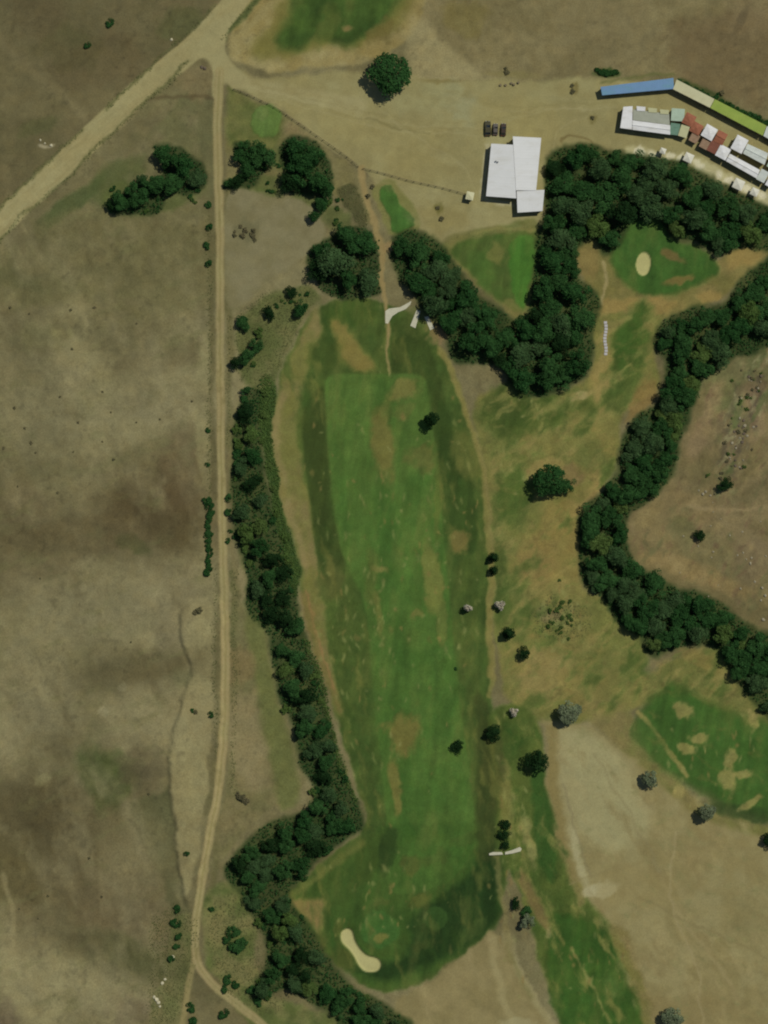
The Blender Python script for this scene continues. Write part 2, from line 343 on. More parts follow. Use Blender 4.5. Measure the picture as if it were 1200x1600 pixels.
for x,y in [(1000,233),(1020,236),(1045,241),(1062,246),(1090,258),(1125,274),(1140,284),(1165,296),(1190,306)]: put(blob(x,y,rng.uniform(5,9),rng.uniform(4,7),25,.6), (196,188,158), .8)
put(stroke([(1060,128),(1110,148),(1160,172),(1230,210)],8,6,True), (62,70,36), .9, .25); put(blob(948,114,20,7), (58,72,34), .9, .3); put(stroke([(940,128),(1000,122),(1050,116)],5,5,True),(88,90,50),.7)
# patch between fence and track, small greens
put(poly([(356,135),(370,142),(440,178),(500,222),(560,270),(590,360),(560,340),(520,300),(440,300),(356,300),(352,200)],6,smooth=False), (112,104,66), .9, .15, (100,94,56), 12)
put(poly([(356,140),(372,146),(436,180),(438,214),(420,250),(380,235),(356,220)],12), (80,88,43), .85, .15, (98,98,52), 13); put(blob(470,215,26,12,35), (122,108,72), .7)
m = blob(415,189,23,25,0,.1); put(m, (90,114,54), .97, .1, (96,118,58), 14); lift(m,.15); cls(m, 'putting_green', 'round pale green putting green inside the wooden fence'); put(blob(408,178,9,9), (108,120,66), .6)
put(poly([(530,300),(555,290),(575,350),(560,350)],6), (62,62,36), .7)
for b in [(400,285,40,14),(440,250,16,20),(480,320,30,14,20),(530,345,26,18,30),(250,315,60,14,-15),(200,300,40,16,-20),(420,300,30,8)]: put(blob(*b), (78,86,44), .7, .2)
m = poly([(356,306),(420,304),(470,312),(500,345),(508,372),(485,398),(430,430),(357,478)],7); put(m, (119,111,80), .95, .08, (112,104,72), 15); cls(m, 'bare_field', 'small grey bare field beside the dirt track')
put(blob(387,362,18,16), (96,92,64), .6)
m = poly([(580,292),(612,280),(630,300),(655,340),(648,364),(616,368),(600,355),(590,320)],6); put(m, (108,106,58), .9); 
m = poly([(594,296),(612,290),(622,306),(630,328),(648,350),(634,360),(614,362),(604,340)],4); put(m, (72,108,46), .95, .1, (64,98,42), 16); lift(m,.15); cls(m, 'putting_green', 'slim kidney shaped putting green between footpath and gravel yard')
# greens by the clubhouse and in the eastern clearing
put(poly([(690,388),(735,362),(790,350),(842,352),(842,480),(830,505),(790,490),(740,440)],10), (92,98,50), .9, .15, (104,100,54), 17)
m = poly([(706,392),(750,372),(838,366),(836,420),(824,470),(808,488),(776,470),(735,425)],9); put(m, (80,97,45), .9, .1, (72,98,42), 18); cls(m, 'tee_lawn', 'green lawn beside the clubhouse between two belts of trees')
put(poly([(800,380),(836,372),(834,425),(822,470),(810,482),(800,440)],6), (70,110,42), .9, .08); put(blob(778,395,14,18,-20), (104,100,54), .7); put(stroke([(735,366),(780,356),(835,362)],5,5,True), (120,114,64), .6); put(blob(800,480,16,10,30),(112,100,58),.6)
put(poly([(900,370),(960,380),(1040,440),(1190,372),(1200,395),(1160,440),(1120,470),(1040,500),(1000,500),(930,500),(915,440)],9), (118,106,60), .95, .12, (104,98,52), 19)
m = poly([(956,405),(985,345),(1032,345),(1052,372),(1095,388),(1122,418),(1108,440),(1060,456),(1030,462),(985,452)],12); put(m, (60,92,38), .95, .12, (70,100,42), 20); lift(m,.1); cls(m, 'lawn', 'rounded green lawn with a sand bunker in the clearing among the trees')
put(blob(1052,402,18,9,30), (112,88,54), .75); put(blob(1062,440,24,6,-12), (112,92,52), .8); put(blob(1120,440,14,10), (96,92,48), .6)
for b in [((960,478,40,14,-5)),((1030,482,26,14,-10)),((1160,398,26,16,-30)),((1105,465,20,9))]: put(blob(*b), (132,112,62), .8, .15)
put(blob(918,412,18,28), (122,104,60), .6)
m = stroke([(946,408),(944,440),(941,475)],5,4,True); put(m, (142,128,86), .75)
# right-hand holes, olive rough
put(poly([(925,500),(1030,492),(1022,550),(1030,600),(970,650),(968,720),(940,765),(905,800),(905,905),(945,935),(1010,1010),(1010,1050),(1120,1010),(1200,1120),(1200,1180),(1040,1100),(900,1130),(800,1100),(770,960),(765,800),(740,640),(800,600),(840,625),(925,585)],10), (110,105,54), .95, .14, (94,96,48), 21)
for b, c, a in [((985,545,26,60,8),(62,90,36),.9),((970,610,24,46,25),(82,94,44),.8),((860,645,66,22,-12),(72,88,38),.85),((790,650,46,50,20),(66,82,36),.85),((800,760,26,60,10),(72,92,40),.8),((830,830,24,34),(96,98,48),.6),
                ((940,590,12,50,10),(130,114,64),.8),((1000,625,16,34,30),(118,98,54),.8),((880,630,40,12,-18),(124,114,64),.6),((870,680,70,26,-25),(116,110,58),.6),((920,765,24,40,25),(128,110,64),.8),((890,850,60,70),(124,108,58),.7),
                ((840,880,30,40),(120,104,58),.7),((850,730,30,12,-15),(134,118,68),.7),((885,760,34,26),(92,96,46),.5),((890,960,44,44),(118,108,60),.5),((880,980,18,24,-30),(86,94,48),.7),((860,960,16,12),(112,98,70),.6),
                ((960,990,40,60,-40),(98,100,50),.7),((850,1050,46,36),(124,110,64),.8),((900,1060,50,30),(116,106,58),.6),((960,1080,50,36),(108,102,54),.6),((780,900,18,90,-3),(72,88,40),.75),((1090,1030,40,12,30),(116,104,56),.7),((735,900,14,60),(66,80,36),.7)]:
    put(blob(*b), c, a, .15)
put(blob(893,742,19,19,0,.25), (112,96,58), .85, .15); put(stroke([(946,505),(944,560)],12,8,True), (124,112,64), .6); put(blob(905,620,18,6,-20),(150,134,86),.8)
# east: dry upland with rocky gully
put(poly([(1060,735),(1065,690),(1085,640),(1105,595),(1150,562),(1230,520),(1230,1010),(1175,975),(1120,938),(1050,912),(1000,882),(978,845),(985,805),(1020,782)],6), (112,99,66), .95, .12, (102,92,58), 22)
for b, c, a in [((1130,610,30,40,-20),(94,94,56),.8),((1170,580,40,26,-25),(98,96,60),.7),((1155,650,18,60,20),(98,86,60),.7),((1140,700,12,30),(96,86,60),.6),((1180,640,14,46,10),(110,94,68),.7),((1100,660,14,60,20),(122,104,72),.7),
                ((1065,790,40,24),(118,102,66),.6),((1020,840,30,40),(118,104,66),.7),((1070,830,14,26,-30),(88,86,52),.7),((1110,860,50,24,25),(106,98,62),.6),((1180,880,30,40),(108,94,66),.6),((1100,900,90,16,22),(124,106,66),.7),((1170,770,26,16),(92,84,54),.5),((1010,810,26,10,-30),(122,108,68),.6)]:
    put(blob(*b), c, a, .25)
put(stroke([(1075,790),(1110,796),(1150,798),(1210,790)],7,6,True), (128,112,76), .75)
m = stroke([(1185,600),(1165,640),(1150,680),(1145,720)],[14,18,14,10],18,True); lift(m,-.5)
# the golf hole
ROUGH = [(500,478),(470,520),(438,590),(420,650),(416,700),(430,765),(458,845),(474,930),(498,1030),(528,1130),(552,1210),(572,1280),(560,1305),(500,1350),(448,1395),(470,1440),(520,1500),(560,1535),(600,1552),(655,1540),(720,1490),(775,1448),(790,1390),(800,1330),(790,1250),(770,1150),(768,1000),(770,880),(765,800),(745,700),(720,600),(690,540),(675,505),(600,475),(550,465)]
m = poly(ROUGH, 8, smooth=False); put(m, (65,84,37), .97, .14, (78,93,42), 23); ROUGHC = cls(m, 'rough_grass', 'longer mown grass bordering the long central fairway')
put(poly([(495,482),(470,530),(440,590),(422,650),(418,700),(432,765),(460,845),(476,930),(500,1030),(520,1090),(528,1090),(512,1000),(500,930),(492,860),(480,770),(466,700),(466,640),(482,570),(505,520)],10,smooth=False), (120,107,66), .9, .1, (108,104,56), 24)
put(stroke([(436,620),(428,680),(440,750),(462,830),(474,880)],12,10,True), (132,116,76), .6); put(stroke([(478,930),(500,1030),(530,1110)],[16,14,10],10,True), (112,98,56), .75); put(stroke([(480,920),(500,1000),(520,1080)],3,3,True), (136,104,66), .6)
put(poly([(515,505),(540,500),(560,540),(588,575),(560,585),(535,560)],14), (124,108,58), .85); put(blob(550,490,34,18), (66,86,36), .8); put(blob(505,555,26,24), (68,82,36), .7); put(blob(530,590,60,6),(70,84,38),.5)
put(poly([(620,500),(660,520),(690,600),(700,680),(676,640),(660,590),(612,580)],7,warp=False), (60,74,33), .88, .12); put(blob(650,505,28,18), (84,94,46), .6); put(blob(680,520,16,20,-30), (126,104,68), .75)
put(poly([(472,650),(505,605),(512,700),(520,800),(540,890),(520,930),(498,880),(486,800),(476,720)],6,warp=False), (58,70,32), .8, .1); put(blob(515,905,22,34),(84,86,44),.7)
put(poly([(682,640),(700,640),(716,720),(740,760),(745,860),(720,860),(700,900),(712,1040),(700,950),(690,800)],6,warp=False), (58,76,33), .9, .1); put(blob(715,845,18,18,20), (112,98,54), .8); put(blob(725,700,20,40,-10),(92,92,46),.6)
put(stroke([(690,545),(712,590),(728,640),(742,700),(760,780),(766,860),(764,960),(766,1060)],[10,9,7,6,10,12,10],6,True), (118,108,60), .75)
FAIR = [(507,606),(510,594),(519,586),(535,584),(600,584),(640,584),(654,586),(663,592),(667,604),(672,640),(684,720),(692,830),(704,950),(716,1080),(730,1180),(742,1290),(736,1335),(700,1378),(640,1396),(610,1385),(604,1290),(594,1180),(578,1030),(568,940),(534,860),(518,760),(511,660)]
m = poly(FAIR, 6.5, warp=False); put(m, (84,108,48), .97, .10, (76,102,44), 25); cls(m, 'fairway', 'long mown green fairway running down the middle of the golf hole')
put(poly([(520,760),(600,750),(685,760),(700,950),(718,1080),(735,1240),(700,1340),(620,1300),(590,1150),(575,960)],26), (70,101,42), .75, .08, (80,106,46), 26)
put(poly([(575,590),(600,590),(640,1100),(650,1380),(628,1380),(600,1000)],10,smooth=False), (58,88,36), .35)
for b, c, a in [((630,606,26,18),(108,100,54),.8),((600,690,20,56),(104,96,50),.85),((660,715,24,22),(96,92,48),.7),((632,640,16,14),(98,98,50),.5),((674,900,12,58,-4),(112,110,56),.75),((690,980,7,44,-4),(100,106,52),.7),((684,790,6,50),(96,98,46),.5),((590,890,18,6),(118,108,60),.7),
                ((630,1150,28,26),(108,96,50),.8),((618,1235,8,46,-6),(110,100,52),.8),((590,960,6,36,-6),(106,106,54),.7),((645,1352,16,16),(108,84,48),.85),((680,1340,22,14,-30),(88,86,44),.7),((656,1408,18,14,-30),(110,82,46),.85),((600,1410,12,6),(104,92,50),.7),((730,1310,24,10,-20),(92,94,48),.7),((655,960,6,6),(114,104,56),.6),((580,900,12,40),(92,94,46),.5)]: put(blob(*b), c, a, .2)
m = poly([(605,1290),(742,1290),(775,1330),(780,1400),(770,1448),(710,1490),(640,1540),(590,1545),(540,1520),(480,1450),(455,1400),(560,1330)],16); put(m, (56,86,34), .6, .15, (66,92,38), 27)
put(poly([(470,1390),(560,1315),(604,1300),(602,1340),(560,1390),(510,1420)],12), (66,84,36), .8); put(stroke([(458,1398),(510,1360),(565,1318)],12,10,True), (98,100,50), .7); put(blob(604,1328,12,30,10),(48,66,30),.8)
put(poly([(755,1335),(776,1328),(780,1400),(772,1446),(715,1484),(660,1512),(610,1530),(560,1520),(560,1508),(620,1500),(645,1470),(640,1445),(662,1418),(700,1392),(735,1362)],20), (36,56,25), .9, .12); put(blob(738,1452,24,12,-25), (66,82,38), .6); put(blob(666,1475,18,9,-20),(62,72,34),.6); put(poly([(742,1090),(765,1110),(776,1200),(776,1330),(750,1330),(745,1200)],10), (54,62,30), .75)
for x,y,r,c,l in [(594,1452,29,(66,100,44),'round putting green beside the kidney shaped bunker'),(681,1434,19,(56,82,36),'smaller round putting green beside the dark rough')]:
    m = blob(x,y,r,r,0,.12); put(m, c, .85, .08); lift(m,.15); cls(m, 'putting_green', l)
put(blob(594,1466,8,7), (112,102,52), .75)
m = poly([(442,1405),(470,1408),(505,1405),(508,1440),(500,1462),(486,1445),(465,1420)],10); put(m, (126,106,64), .9, .12); put(blob(500,1470,12,10),(88,78,42),.6); put(blob(540,1500,24,18,40),(78,78,38),.6)
# lower-right: strip hole, bare fields, far green
put(poly([(765,1120),(800,1100),(840,1120),(850,1200),(870,1290),(900,1360),(960,1450),(1005,1540),(1020,1640),(900,1640),(850,1520),(815,1400),(785,1330),(770,1240)],9), (70,88,38), .97, .16, (82,94,42), 28)
put(poly([(775,1190),(792,1185),(800,1250),(790,1290),(778,1270)],10), (112,106,56), .75); put(blob(770,1200,16,60),(62,66,32),.7); put(poly([(832,1200),(848,1200),(872,1320),(860,1380),(838,1330)],10), (52,80,33), .85); put(blob(826,1318,10,34,-8),(128,122,72),.7,.3); put(blob(800,1290,6,30),(108,106,56),.6); put(stroke([(815,1370),(840,1420),(866,1460)],16,10,True),(108,88,54),.75); put(blob(862,1455,14,8),(132,124,76),.7)
m = poly([(862,1440),(900,1430),(950,1460),(985,1540),(1010,1640),(900,1640),(860,1550)],12); put(m, (54,84,33), .9, .15, (64,90,36), 29); cls(m, 'fairway', 'deep green mown strip beside the bare south field')
put(stroke([(895,1478),(915,1520),(935,1560),(955,1600)],[5,4,5],4,True), (118,114,64), .75, .4); put(blob(955,1540,12,16,-20),(82,106,50),.5)
put(poly([(960,1400),(1000,1440),(1010,1540),(1040,1600),(1020,1640),(990,1540),(950,1450)],12), (110,100,54), .8)
m = poly([(850,1120),(880,1128),(930,1140),(985,1180),(1040,1230),(1100,1272),(1160,1290),(1230,1310),(1230,1640),(1040,1640),(1010,1540),(980,1460),(930,1420),(895,1370),(872,1300),(856,1200)],10,smooth=False); put(m, (134,123,83), .97, .08, (126,114,74), 30); cls(m, 'bare_field', 'pale tan bare field bordered by silver grey trees')
put(poly([(868,1140),(930,1150),(1000,1220),(1020,1300),(960,1330),(910,1300),(885,1240)],24), (143,135,95), .9, .06); put(stroke([(872,1200),(890,1280),(906,1350),(925,1400)],14,14,True), (148,140,101), .4); put(stroke([(880,1230),(900,1300),(925,1370)],3,3,True),(120,110,78),.7); put(blob(935,1392,30,10,-12), (160,152,116), .85); put(blob(905,1340,7,40,-14),(158,150,112),.6)
put(stroke([(862,1140),(866,1250),(890,1350),(910,1410)],16,10,True), (118,104,62), .7); put(stroke([(1030,1360),(1060,1420),(1110,1490),(1150,1560)],7,6,True), (142,128,88), .6); put(blob(1170,1450,40,40),(118,108,70),.6); put(blob(1130,1480,10,16,-30),(112,100,60),.6); put(blob(1000,1390,60,30),(132,118,76),.5); put(blob(1080,1580,60,30),(120,106,68),.6)
put(poly([(900,1100),(960,1090),(1000,1130),(1050,1210),(1110,1260),(1200,1290),(1230,1310),(1160,1300),(1090,1275),(1030,1225),(980,1180)],12), (98,98,50), .85, .2, (110,100,58), 31)
m = poly([(1002,1110),(1030,1085),(1052,1068),(1100,1092),(1160,1120),(1240,1160),(1240,1280),(1150,1262),(1090,1235),(1030,1200),(1000,1150)],20); put(m, (60,91,37), .95, .12, (66,96,40), 32); cls(m, 'fairway', 'wide green fairway beyond the wooded stream')
put(stroke([(998,1112),(1030,1150),(1050,1185),(1072,1215)],[6,7,9,7],4,True), (126,116,66), .9); put(blob(1170,1270,60,12,12),(50,70,32),.7); put(blob(1020,1160,20,34,-35),(74,98,44),.7)
for b in [(1066,1108,8,12,-30),(1095,1152,9,6),(1078,1170,9,6,10),(1138,1220,8,16,5),(1144,1186,6,14),(1172,1254,16,5,-28),(1160,1210,10,5),(1175,1128,6,12,-10),(1060,1240,8,8)]: put(blob(b[0],b[1],b[2]*1.5,b[3]*1.3,b[4] if len(b)>4 else 0,.6), (132,120,70), .8, .35)
m = poly([(622,1562),(660,1540),(710,1498),(765,1456),(790,1470),(830,1540),(880,1640),(600,1640)],9,smooth=False); put(m, (130,117,78), .97, .08, (122,110,72), 33); cls(m, 'bare_field', 'tan bare field south of the kidney shaped bunker')
put(stroke([(768,1470),(780,1530),(800,1600)],12,10,True), (142,130,90), .7); put(stroke([(790,1460),(820,1530),(858,1600)],12,8,True), (142,132,92), .7); put(blob(810,1600,26,8),(150,142,104),.6); put(stroke([(800,1490),(830,1560)],8,8,True), (110,104,64), .6)
# pale flecks worn into the fairways
for (cx,cy,rx,ry,n) in [(600,960,70,380,130),(675,900,22,200,30),(720,900,30,260,40),(800,1330,26,170,50),(1110,1180,80,70,34),(930,1530,50,80,44),(600,1410,110,80,46),(820,700,50,100,24),(500,800,20,260,20),(540,1000,24,200,30),(880,960,40,50,40)]:
    for k in range(n):
        x = rng.normal(cx,rx*.55); y = rng.normal(cy,ry*.5)
        put(blob(x,y,rng.uniform(1.0,2.8),rng.uniform(1.6,7),rng.uniform(-20,10),.7), (128,126,74) if rng.random()<.7 else (122,100,58), rng.uniform(.25,.65))
RR = poly([(925,500),(1030,492),(1022,550),(1030,600),(970,650),(968,720),(940,765),(905,800),(905,905),(945,935),(1010,1010),(1120,1010),(1160,1100),(1040,1080),(960,1110),(880,1110),(800,1090),(775,960),(770,800),(760,640),(800,600),(840,625),(925,585)],20)
noisy(RR, (136,121,69), .5, 14, .54, 801, -38, 3.2); noisy(RR, (72,90,40), .7, 24, .55, 811, -50, 2.2); noisy(RR, (122,104,58), .35, 12, .60, 821, 20, 2); noisy(RR, (92,100,48), .5, 7, .60, 831, -30, 3)
RG = poly(ROUGH, 12, smooth=False); FM = np.zeros(PX.shape); fw_, fk_ = poly(FAIR, 3.5, warp=False); FM[fw_] = fk_; RG = (RG[0], RG[1]*(1-.8*FM[RG[0]])); noisy(RG, (108,104,52), .5, 16, .58, 841, 80, 4); noisy(RG, (56,78,33), .5, 18, .58, 851, 80, 3)
SS = poly([(775,1120),(840,1120),(860,1250),(900,1360),(1000,1540),(1010,1640),(900,1640),(850,1520),(800,1380),(780,1240)],12,smooth=False); noisy(SS, (120,112,60), .65, 12, .56, 861, 68, 3); noisy(SS, (50,78,31), .6, 14, .6, 871, 68, 2)
FG = poly([(1002,1110),(1052,1068),(1240,1160),(1240,1280),(1090,1235),(1000,1150)],14,smooth=False); noisy(FG, (104,104,52), .5, 12, .6, 881, 30, 2)
BF = poly([(850,1120),(930,1140),(1040,1230),(1230,1310),(1230,1640),(1010,1600),(930,1420),(872,1300)],20,smooth=False); noisy(BF, (146,132,90), .6, 26, .55, 891, 55, 3, 4); noisy(BF, (120,106,68), .6, 22, .58, 901, 55, 2.5, 4); noisy(BF, (116,112,72), .5, 10, .62, 911, 30, 2)
for P_,c_ in [([(1000,1400),(1080,1440),(1200,1500)],(118,106,70)),([(1060,1300),(1050,1400),(1090,1520),(1100,1640)],(144,130,92)),([(930,1180),(1000,1300),(1030,1360)],(126,116,80)),([(890,1380),(990,1350),(1080,1320),(1200,1330)],(124,112,74))]: put(stroke(P_,3,4,True), c_, .6)
MF = poly([(622,1562),(710,1498),(765,1456),(830,1540),(880,1640),(600,1640)],14,smooth=False); noisy(MF, (140,126,86), .6, 22, .55, 921, 70, 3, 4); noisy(MF, (114,102,64), .5, 18, .6, 931, 70, 2, 4)
UP = poly([(1070,735),(1085,640),(1110,595),(1230,525),(1230,1000),(1120,930),(1000,875),(985,840),(1020,790)],16,smooth=False); noisy(UP, (132,116,76), .6, 20, .55, 941, -60, 2, 4); noisy(UP, (88,88,54), .6, 16, .6, 951, -60, 2, 5); noisy(UP, (98,78,56), .5, 9, .62, 961, -60, 2, 5)
GU = stroke([(1195,560),(1180,610),(1160,650),(1145,700),(1130,760)],[46,60,50,34],26,True); noisy(GU, (128,122,84), .8, 7, .55, 971, -65, 2, 6); noisy(GU, (80,72,52), .75, 8, .56, 981, -65, 2, 6); noisy(GU, (78,88,48), .7, 14, .55, 991, -65, 2, 5)
YD = poly(YARD, 14, smooth=False); noisy(YD, (146,138,98), .5, 30, .55, 1001, 15, 3, 4); noisy(YD, (126,114,72), .45, 24, .58, 1011, 15, 2.5, 4)
for P_ in [[(400,128),(520,165),(640,185),(750,190),(830,170),(930,160)],[(405,138),(530,178),(650,198),(745,202)],[(600,170),(660,215),(720,250),(745,300)],[(700,140),(760,160),(850,165),(960,160)],[(860,230),(880,190),(930,170)]]:
    put(stroke(P_,2.2,3,True), (122,112,72), .35); put(stroke([(a+2,b+8) for a,b in P_],2.2,3,True), (150,140,100), .35)
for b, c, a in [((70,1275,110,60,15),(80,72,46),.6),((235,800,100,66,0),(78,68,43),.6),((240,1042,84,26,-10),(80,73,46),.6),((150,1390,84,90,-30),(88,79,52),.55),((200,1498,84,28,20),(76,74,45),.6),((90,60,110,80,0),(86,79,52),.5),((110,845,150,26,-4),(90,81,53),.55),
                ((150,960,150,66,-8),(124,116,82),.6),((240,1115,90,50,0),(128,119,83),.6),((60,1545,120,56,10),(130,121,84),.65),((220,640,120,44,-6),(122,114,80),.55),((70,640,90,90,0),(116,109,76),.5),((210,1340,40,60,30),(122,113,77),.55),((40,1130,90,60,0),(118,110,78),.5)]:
    put(blob(*b,.95,False), c, a)  # broad soft hill shading painted into the western field colour, dark hollows and pale rises
put(stroke([(690,545),(712,590),(728,640),(744,700),(761,785),(767,860),(764,950),(768,1040),(766,1090)],[9,8,7,8,11,11,9,7],5,True), (120,111,62), .75, .2); put(stroke([(776,1335),(782,1390),(790,1450),(800,1500)],[8,10,12],6,True), (116,106,64), .6, .2)
WF = poly([(-60,340),(120,330),(325,340),(330,940),(280,1100),(260,1250),(300,1440),(240,1640),(-60,1640)],20,smooth=False); noisy(WF, (124,115,80), .55, 40, .54, 1021, 70, 2.5, 4); noisy(WF, (88,80,52), .5, 34, .58, 1031, 65, 2.5, 4); noisy(WF, (96,94,58), .45, 16, .60, 1041, -20, 3, 4)
# soft ground under the belts of trees
WEST = [(372,640),(398,600),(408,604),(404,690),(415,750),(432,810),(450,870),(464,930),(482,1000),(500,1060),(514,1120),(532,1190),(556,1250),(566,1290),(545,1308),(500,1342),(468,1375),(452,1402),(480,1440),(505,1480),(530,1520),(560,1550),(610,1575),(650,1620),(540,1620),(520,1590),(470,1560),(440,1545),(400,1570),(392,1545),(420,1500),(405,1450),(380,1405),(352,1370),(362,1345),(400,1300),(440,1275),(480,1262),(490,1230),(470,1190),(455,1130),(436,1080),(428,1030),(415,985),(385,958),(382,930),(385,890),(368,840),(362,780),(366,710)]
VBELT = [(612,372),(650,360),(690,380),(715,418),(742,455),(790,492),(818,498),(830,455),(838,400),(842,362),(850,330),(848,265),(862,238),(905,226),(960,236),(1000,238),(1035,246),(1075,258),(1110,276),(1150,302),(1215,335),(1215,385),(1160,388),(1125,398),(1085,378),(1050,372),(1028,346),(990,346),(968,385),(945,396),(930,372),(902,388),(905,430),(925,445),(940,480),(925,510),(922,580),(890,602),(842,622),(800,610),(775,572),(712,566),(700,525),(672,500),(640,455),(622,425)]
EAST = [(1215,395),(1160,438),(1130,478),(1080,480),(1032,508),(1022,545),(1042,570),(1030,622),(990,655),(970,690),(966,735),(940,770),(908,802),(904,850),(910,908),(942,930),(960,965),(1002,1002),(1022,1026),(1055,1012),(1110,1010),(1140,1050),(1168,1092),(1215,1130),(1215,1010),(1170,975),(1120,938),(1050,912),(1000,884),(980,850),(984,806),(1020,780),(1052,742),(1062,690),(1082,640),(1100,592),(1150,560),(1215,525)]
NWEST = [[(238,232),(262,226),(300,242),(322,262),(318,300),(290,304),(262,300),(252,330),(225,336),(165,330),(185,308),(235,280),(255,262)],[(366,228),(385,222),(430,238),(432,252),(410,268),(398,290),(352,294),(350,282),(380,272)],[(442,222),(462,210),(492,218),(514,248),(522,300),(495,310),(452,300),(440,285)],[(484,395),(510,370),(555,352),(590,368),(594,395),(596,440),(590,462),(560,468),(520,466),(486,430)]]
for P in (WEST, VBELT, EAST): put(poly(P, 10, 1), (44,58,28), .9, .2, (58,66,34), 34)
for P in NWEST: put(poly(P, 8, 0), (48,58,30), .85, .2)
put(poly([(405,600),(428,600),(424,690),(436,760),(452,830),(468,900),(460,930),(440,850),(420,760),(408,700)],6), (46,70,30), .85, .25)
put(poly([(395,480),(430,455),(480,450),(500,470),(470,510),(435,590),(410,610),(380,590),(365,520)],10), (76,84,42), .8, .2, (92,92,52), 35)
# roads and paths over everything
m = stroke([(-80,428),(-20,368),(60,293),(120,237),(215,146),(300,76),(350,24),(410,-60)],[38,38,37,37],4); put(m, (140,130,89), 1, .06, (142,130,88), 36); RC = cls(m, 'gravel_road', 'wide pale gravel road crossing diagonally past the golf course'); lift(m,.15)
m2 = poly([(300,86),(330,40),(372,18),(358,48),(352,78),(366,104),(392,128),(366,140),(352,128),(340,150),(332,148),(332,110),(322,92)],5,warp=False); put(m2, (142,132,91), 1, .06); cls_into(m2, RC)
put(stroke([(-20,352),(60,277),(120,221),(215,130),(300,62)],2.5,4), (150,140,100), .4); put(stroke([(-20,384),(60,309),(120,252),(215,161),(300,92)],2.5,4), (128,116,78), .4)
for P in [[(-20,392),(60,317),(120,262),(215,170),(295,96)],[(-20,345),(60,268),(125,206)],[(165,172),(215,122),(300,50),(336,6)]]: put(stroke(P,4,5,True), (82,82,48), .7)
TRACK = [(343,110),(340,200),(342,300),(344,400),(344,520),(345,640),(347,780),(350,900),(352,1000),(352,1080),(348,1170),(340,1240),(325,1320),(312,1400),(305,1460),(308,1502),(330,1535),(360,1560),(415,1605),(470,1650)]
m = stroke([(306,1495),(297,1530),(288,1580),(280,1650)],9,4); put(m, (128,116,76), 1); m2 = m
m = stroke(TRACK, [14,13,12,13,14,14,13,12,13,13], 3.5); put(m, (138,126,84), 1, .06, (140,124,84), 37); TC = cls(m, 'dirt_track', 'narrow straight dirt track running beside the line of trees'); cls_into(m2, TC)
put(stroke(TRACK, 2, 3), (118,110,66), .5)
for dx in (-3.2,3.2): put(stroke([(a+dx,b) for a,b in TRACK], 1.6, 2.5), (150,138,98), .5)
TW = stroke(TRACK, 15, 5); noisy(TW, (112,102,62), .55, 9, .60, 1051, 90, 3, 5); noisy(m2, (100,96,56), .6, 8, .5, 1061, 90, 2)
RW = stroke([(-80,428),(120,237),(300,76),(410,-60)],38,6); noisy(RW, (150,141,100), .5, 14, .54, 1071, -43, 5, 4); noisy(RW, (124,112,74), .5, 12, .58, 1081, -43, 5, 4)
m = stroke([(562,262),(572,310),(586,350),(598,388),(598,430),(602,480),(606,540),(609,585)],[10,9,8,10,9,7,4,2],4,True); put(m, (136,118,76), .95, .1); cls(m, 'footpath', 'worn earth footpath leading from the yard to the fairway')
put(blob(605,385,12,8),(132,112,72),.8)
# sand
m = poly([(532,1458),(540,1451),(550,1455),(556,1474),(572,1492),(590,1498),(595,1508),(588,1518),(572,1519),(562,1510),(552,1492),(536,1474)],3,warp=False); put(m, (164,156,105), 1, .07); cls(m, 'sand_bunker', 'kidney shaped pale sand bunker beside the round putting green'); lift(m,-.65)
m = blob(1006,412,11.5,19,2,.08,False); put(m, (166,158,104), 1, .07); cls(m, 'sand_bunker', 'small oval pale sand bunker on the clearing lawn'); lift(m,-.4)
# gentle relief
relief = (fbm(PX,PY,260,81,3,.5)-.5)*8.5 + (fbm(PX,PY,70,91,3,.5)-.5)*1.8
westw = np.clip((350-PX)/120,0,1)*np.clip((PY-320)/120,0,1); eastw = np.clip((PX-1040)/60,0,1)*np.clip((PY-520)/60,0,1)*np.clip((1010-PY)/60,0,1)
golfw = .13*np.clip((PY-480)/150,0,1)
HGT += relief*np.maximum(np.maximum(westw, eastw*.8), golfw)
w_, k_ = poly([(288,950),(345,945),(345,1150),(330,1290),(300,1410),(284,1380),(274,1300),(268,1200),(272,1140),(290,1075),(298,1045),(284,1005)],9); HGT[w_] += k_*.9
HGT += (N3-.5)*.10*np.where(CLS==0,1,.35)
edge = np.minimum(np.minimum(PX+60,1260-PX),np.minimum(PY+60,1660-PY)); HGT *= np.clip(edge/40,0,1)
GX = (PX-600)*MPP; GY = (800-PY)*MPP
def H(px, py):
    u = np.clip((px+60)/STEP,0,NXG-1.001); v = np.clip((py+60)/STEP,0,NYG-1.001); i = int(u); j = int(v); a = u-i; b = v-j
    return float((HGT[j,i]*(1-a)+HGT[j,i+1]*a)*(1-b)+(HGT[j+1,i]*(1-a)+HGT[j+1,i+1]*a)*b)
def P3(px, py, dz=0): x,y = W(px,py); return (x, y, H(px,py)+dz)
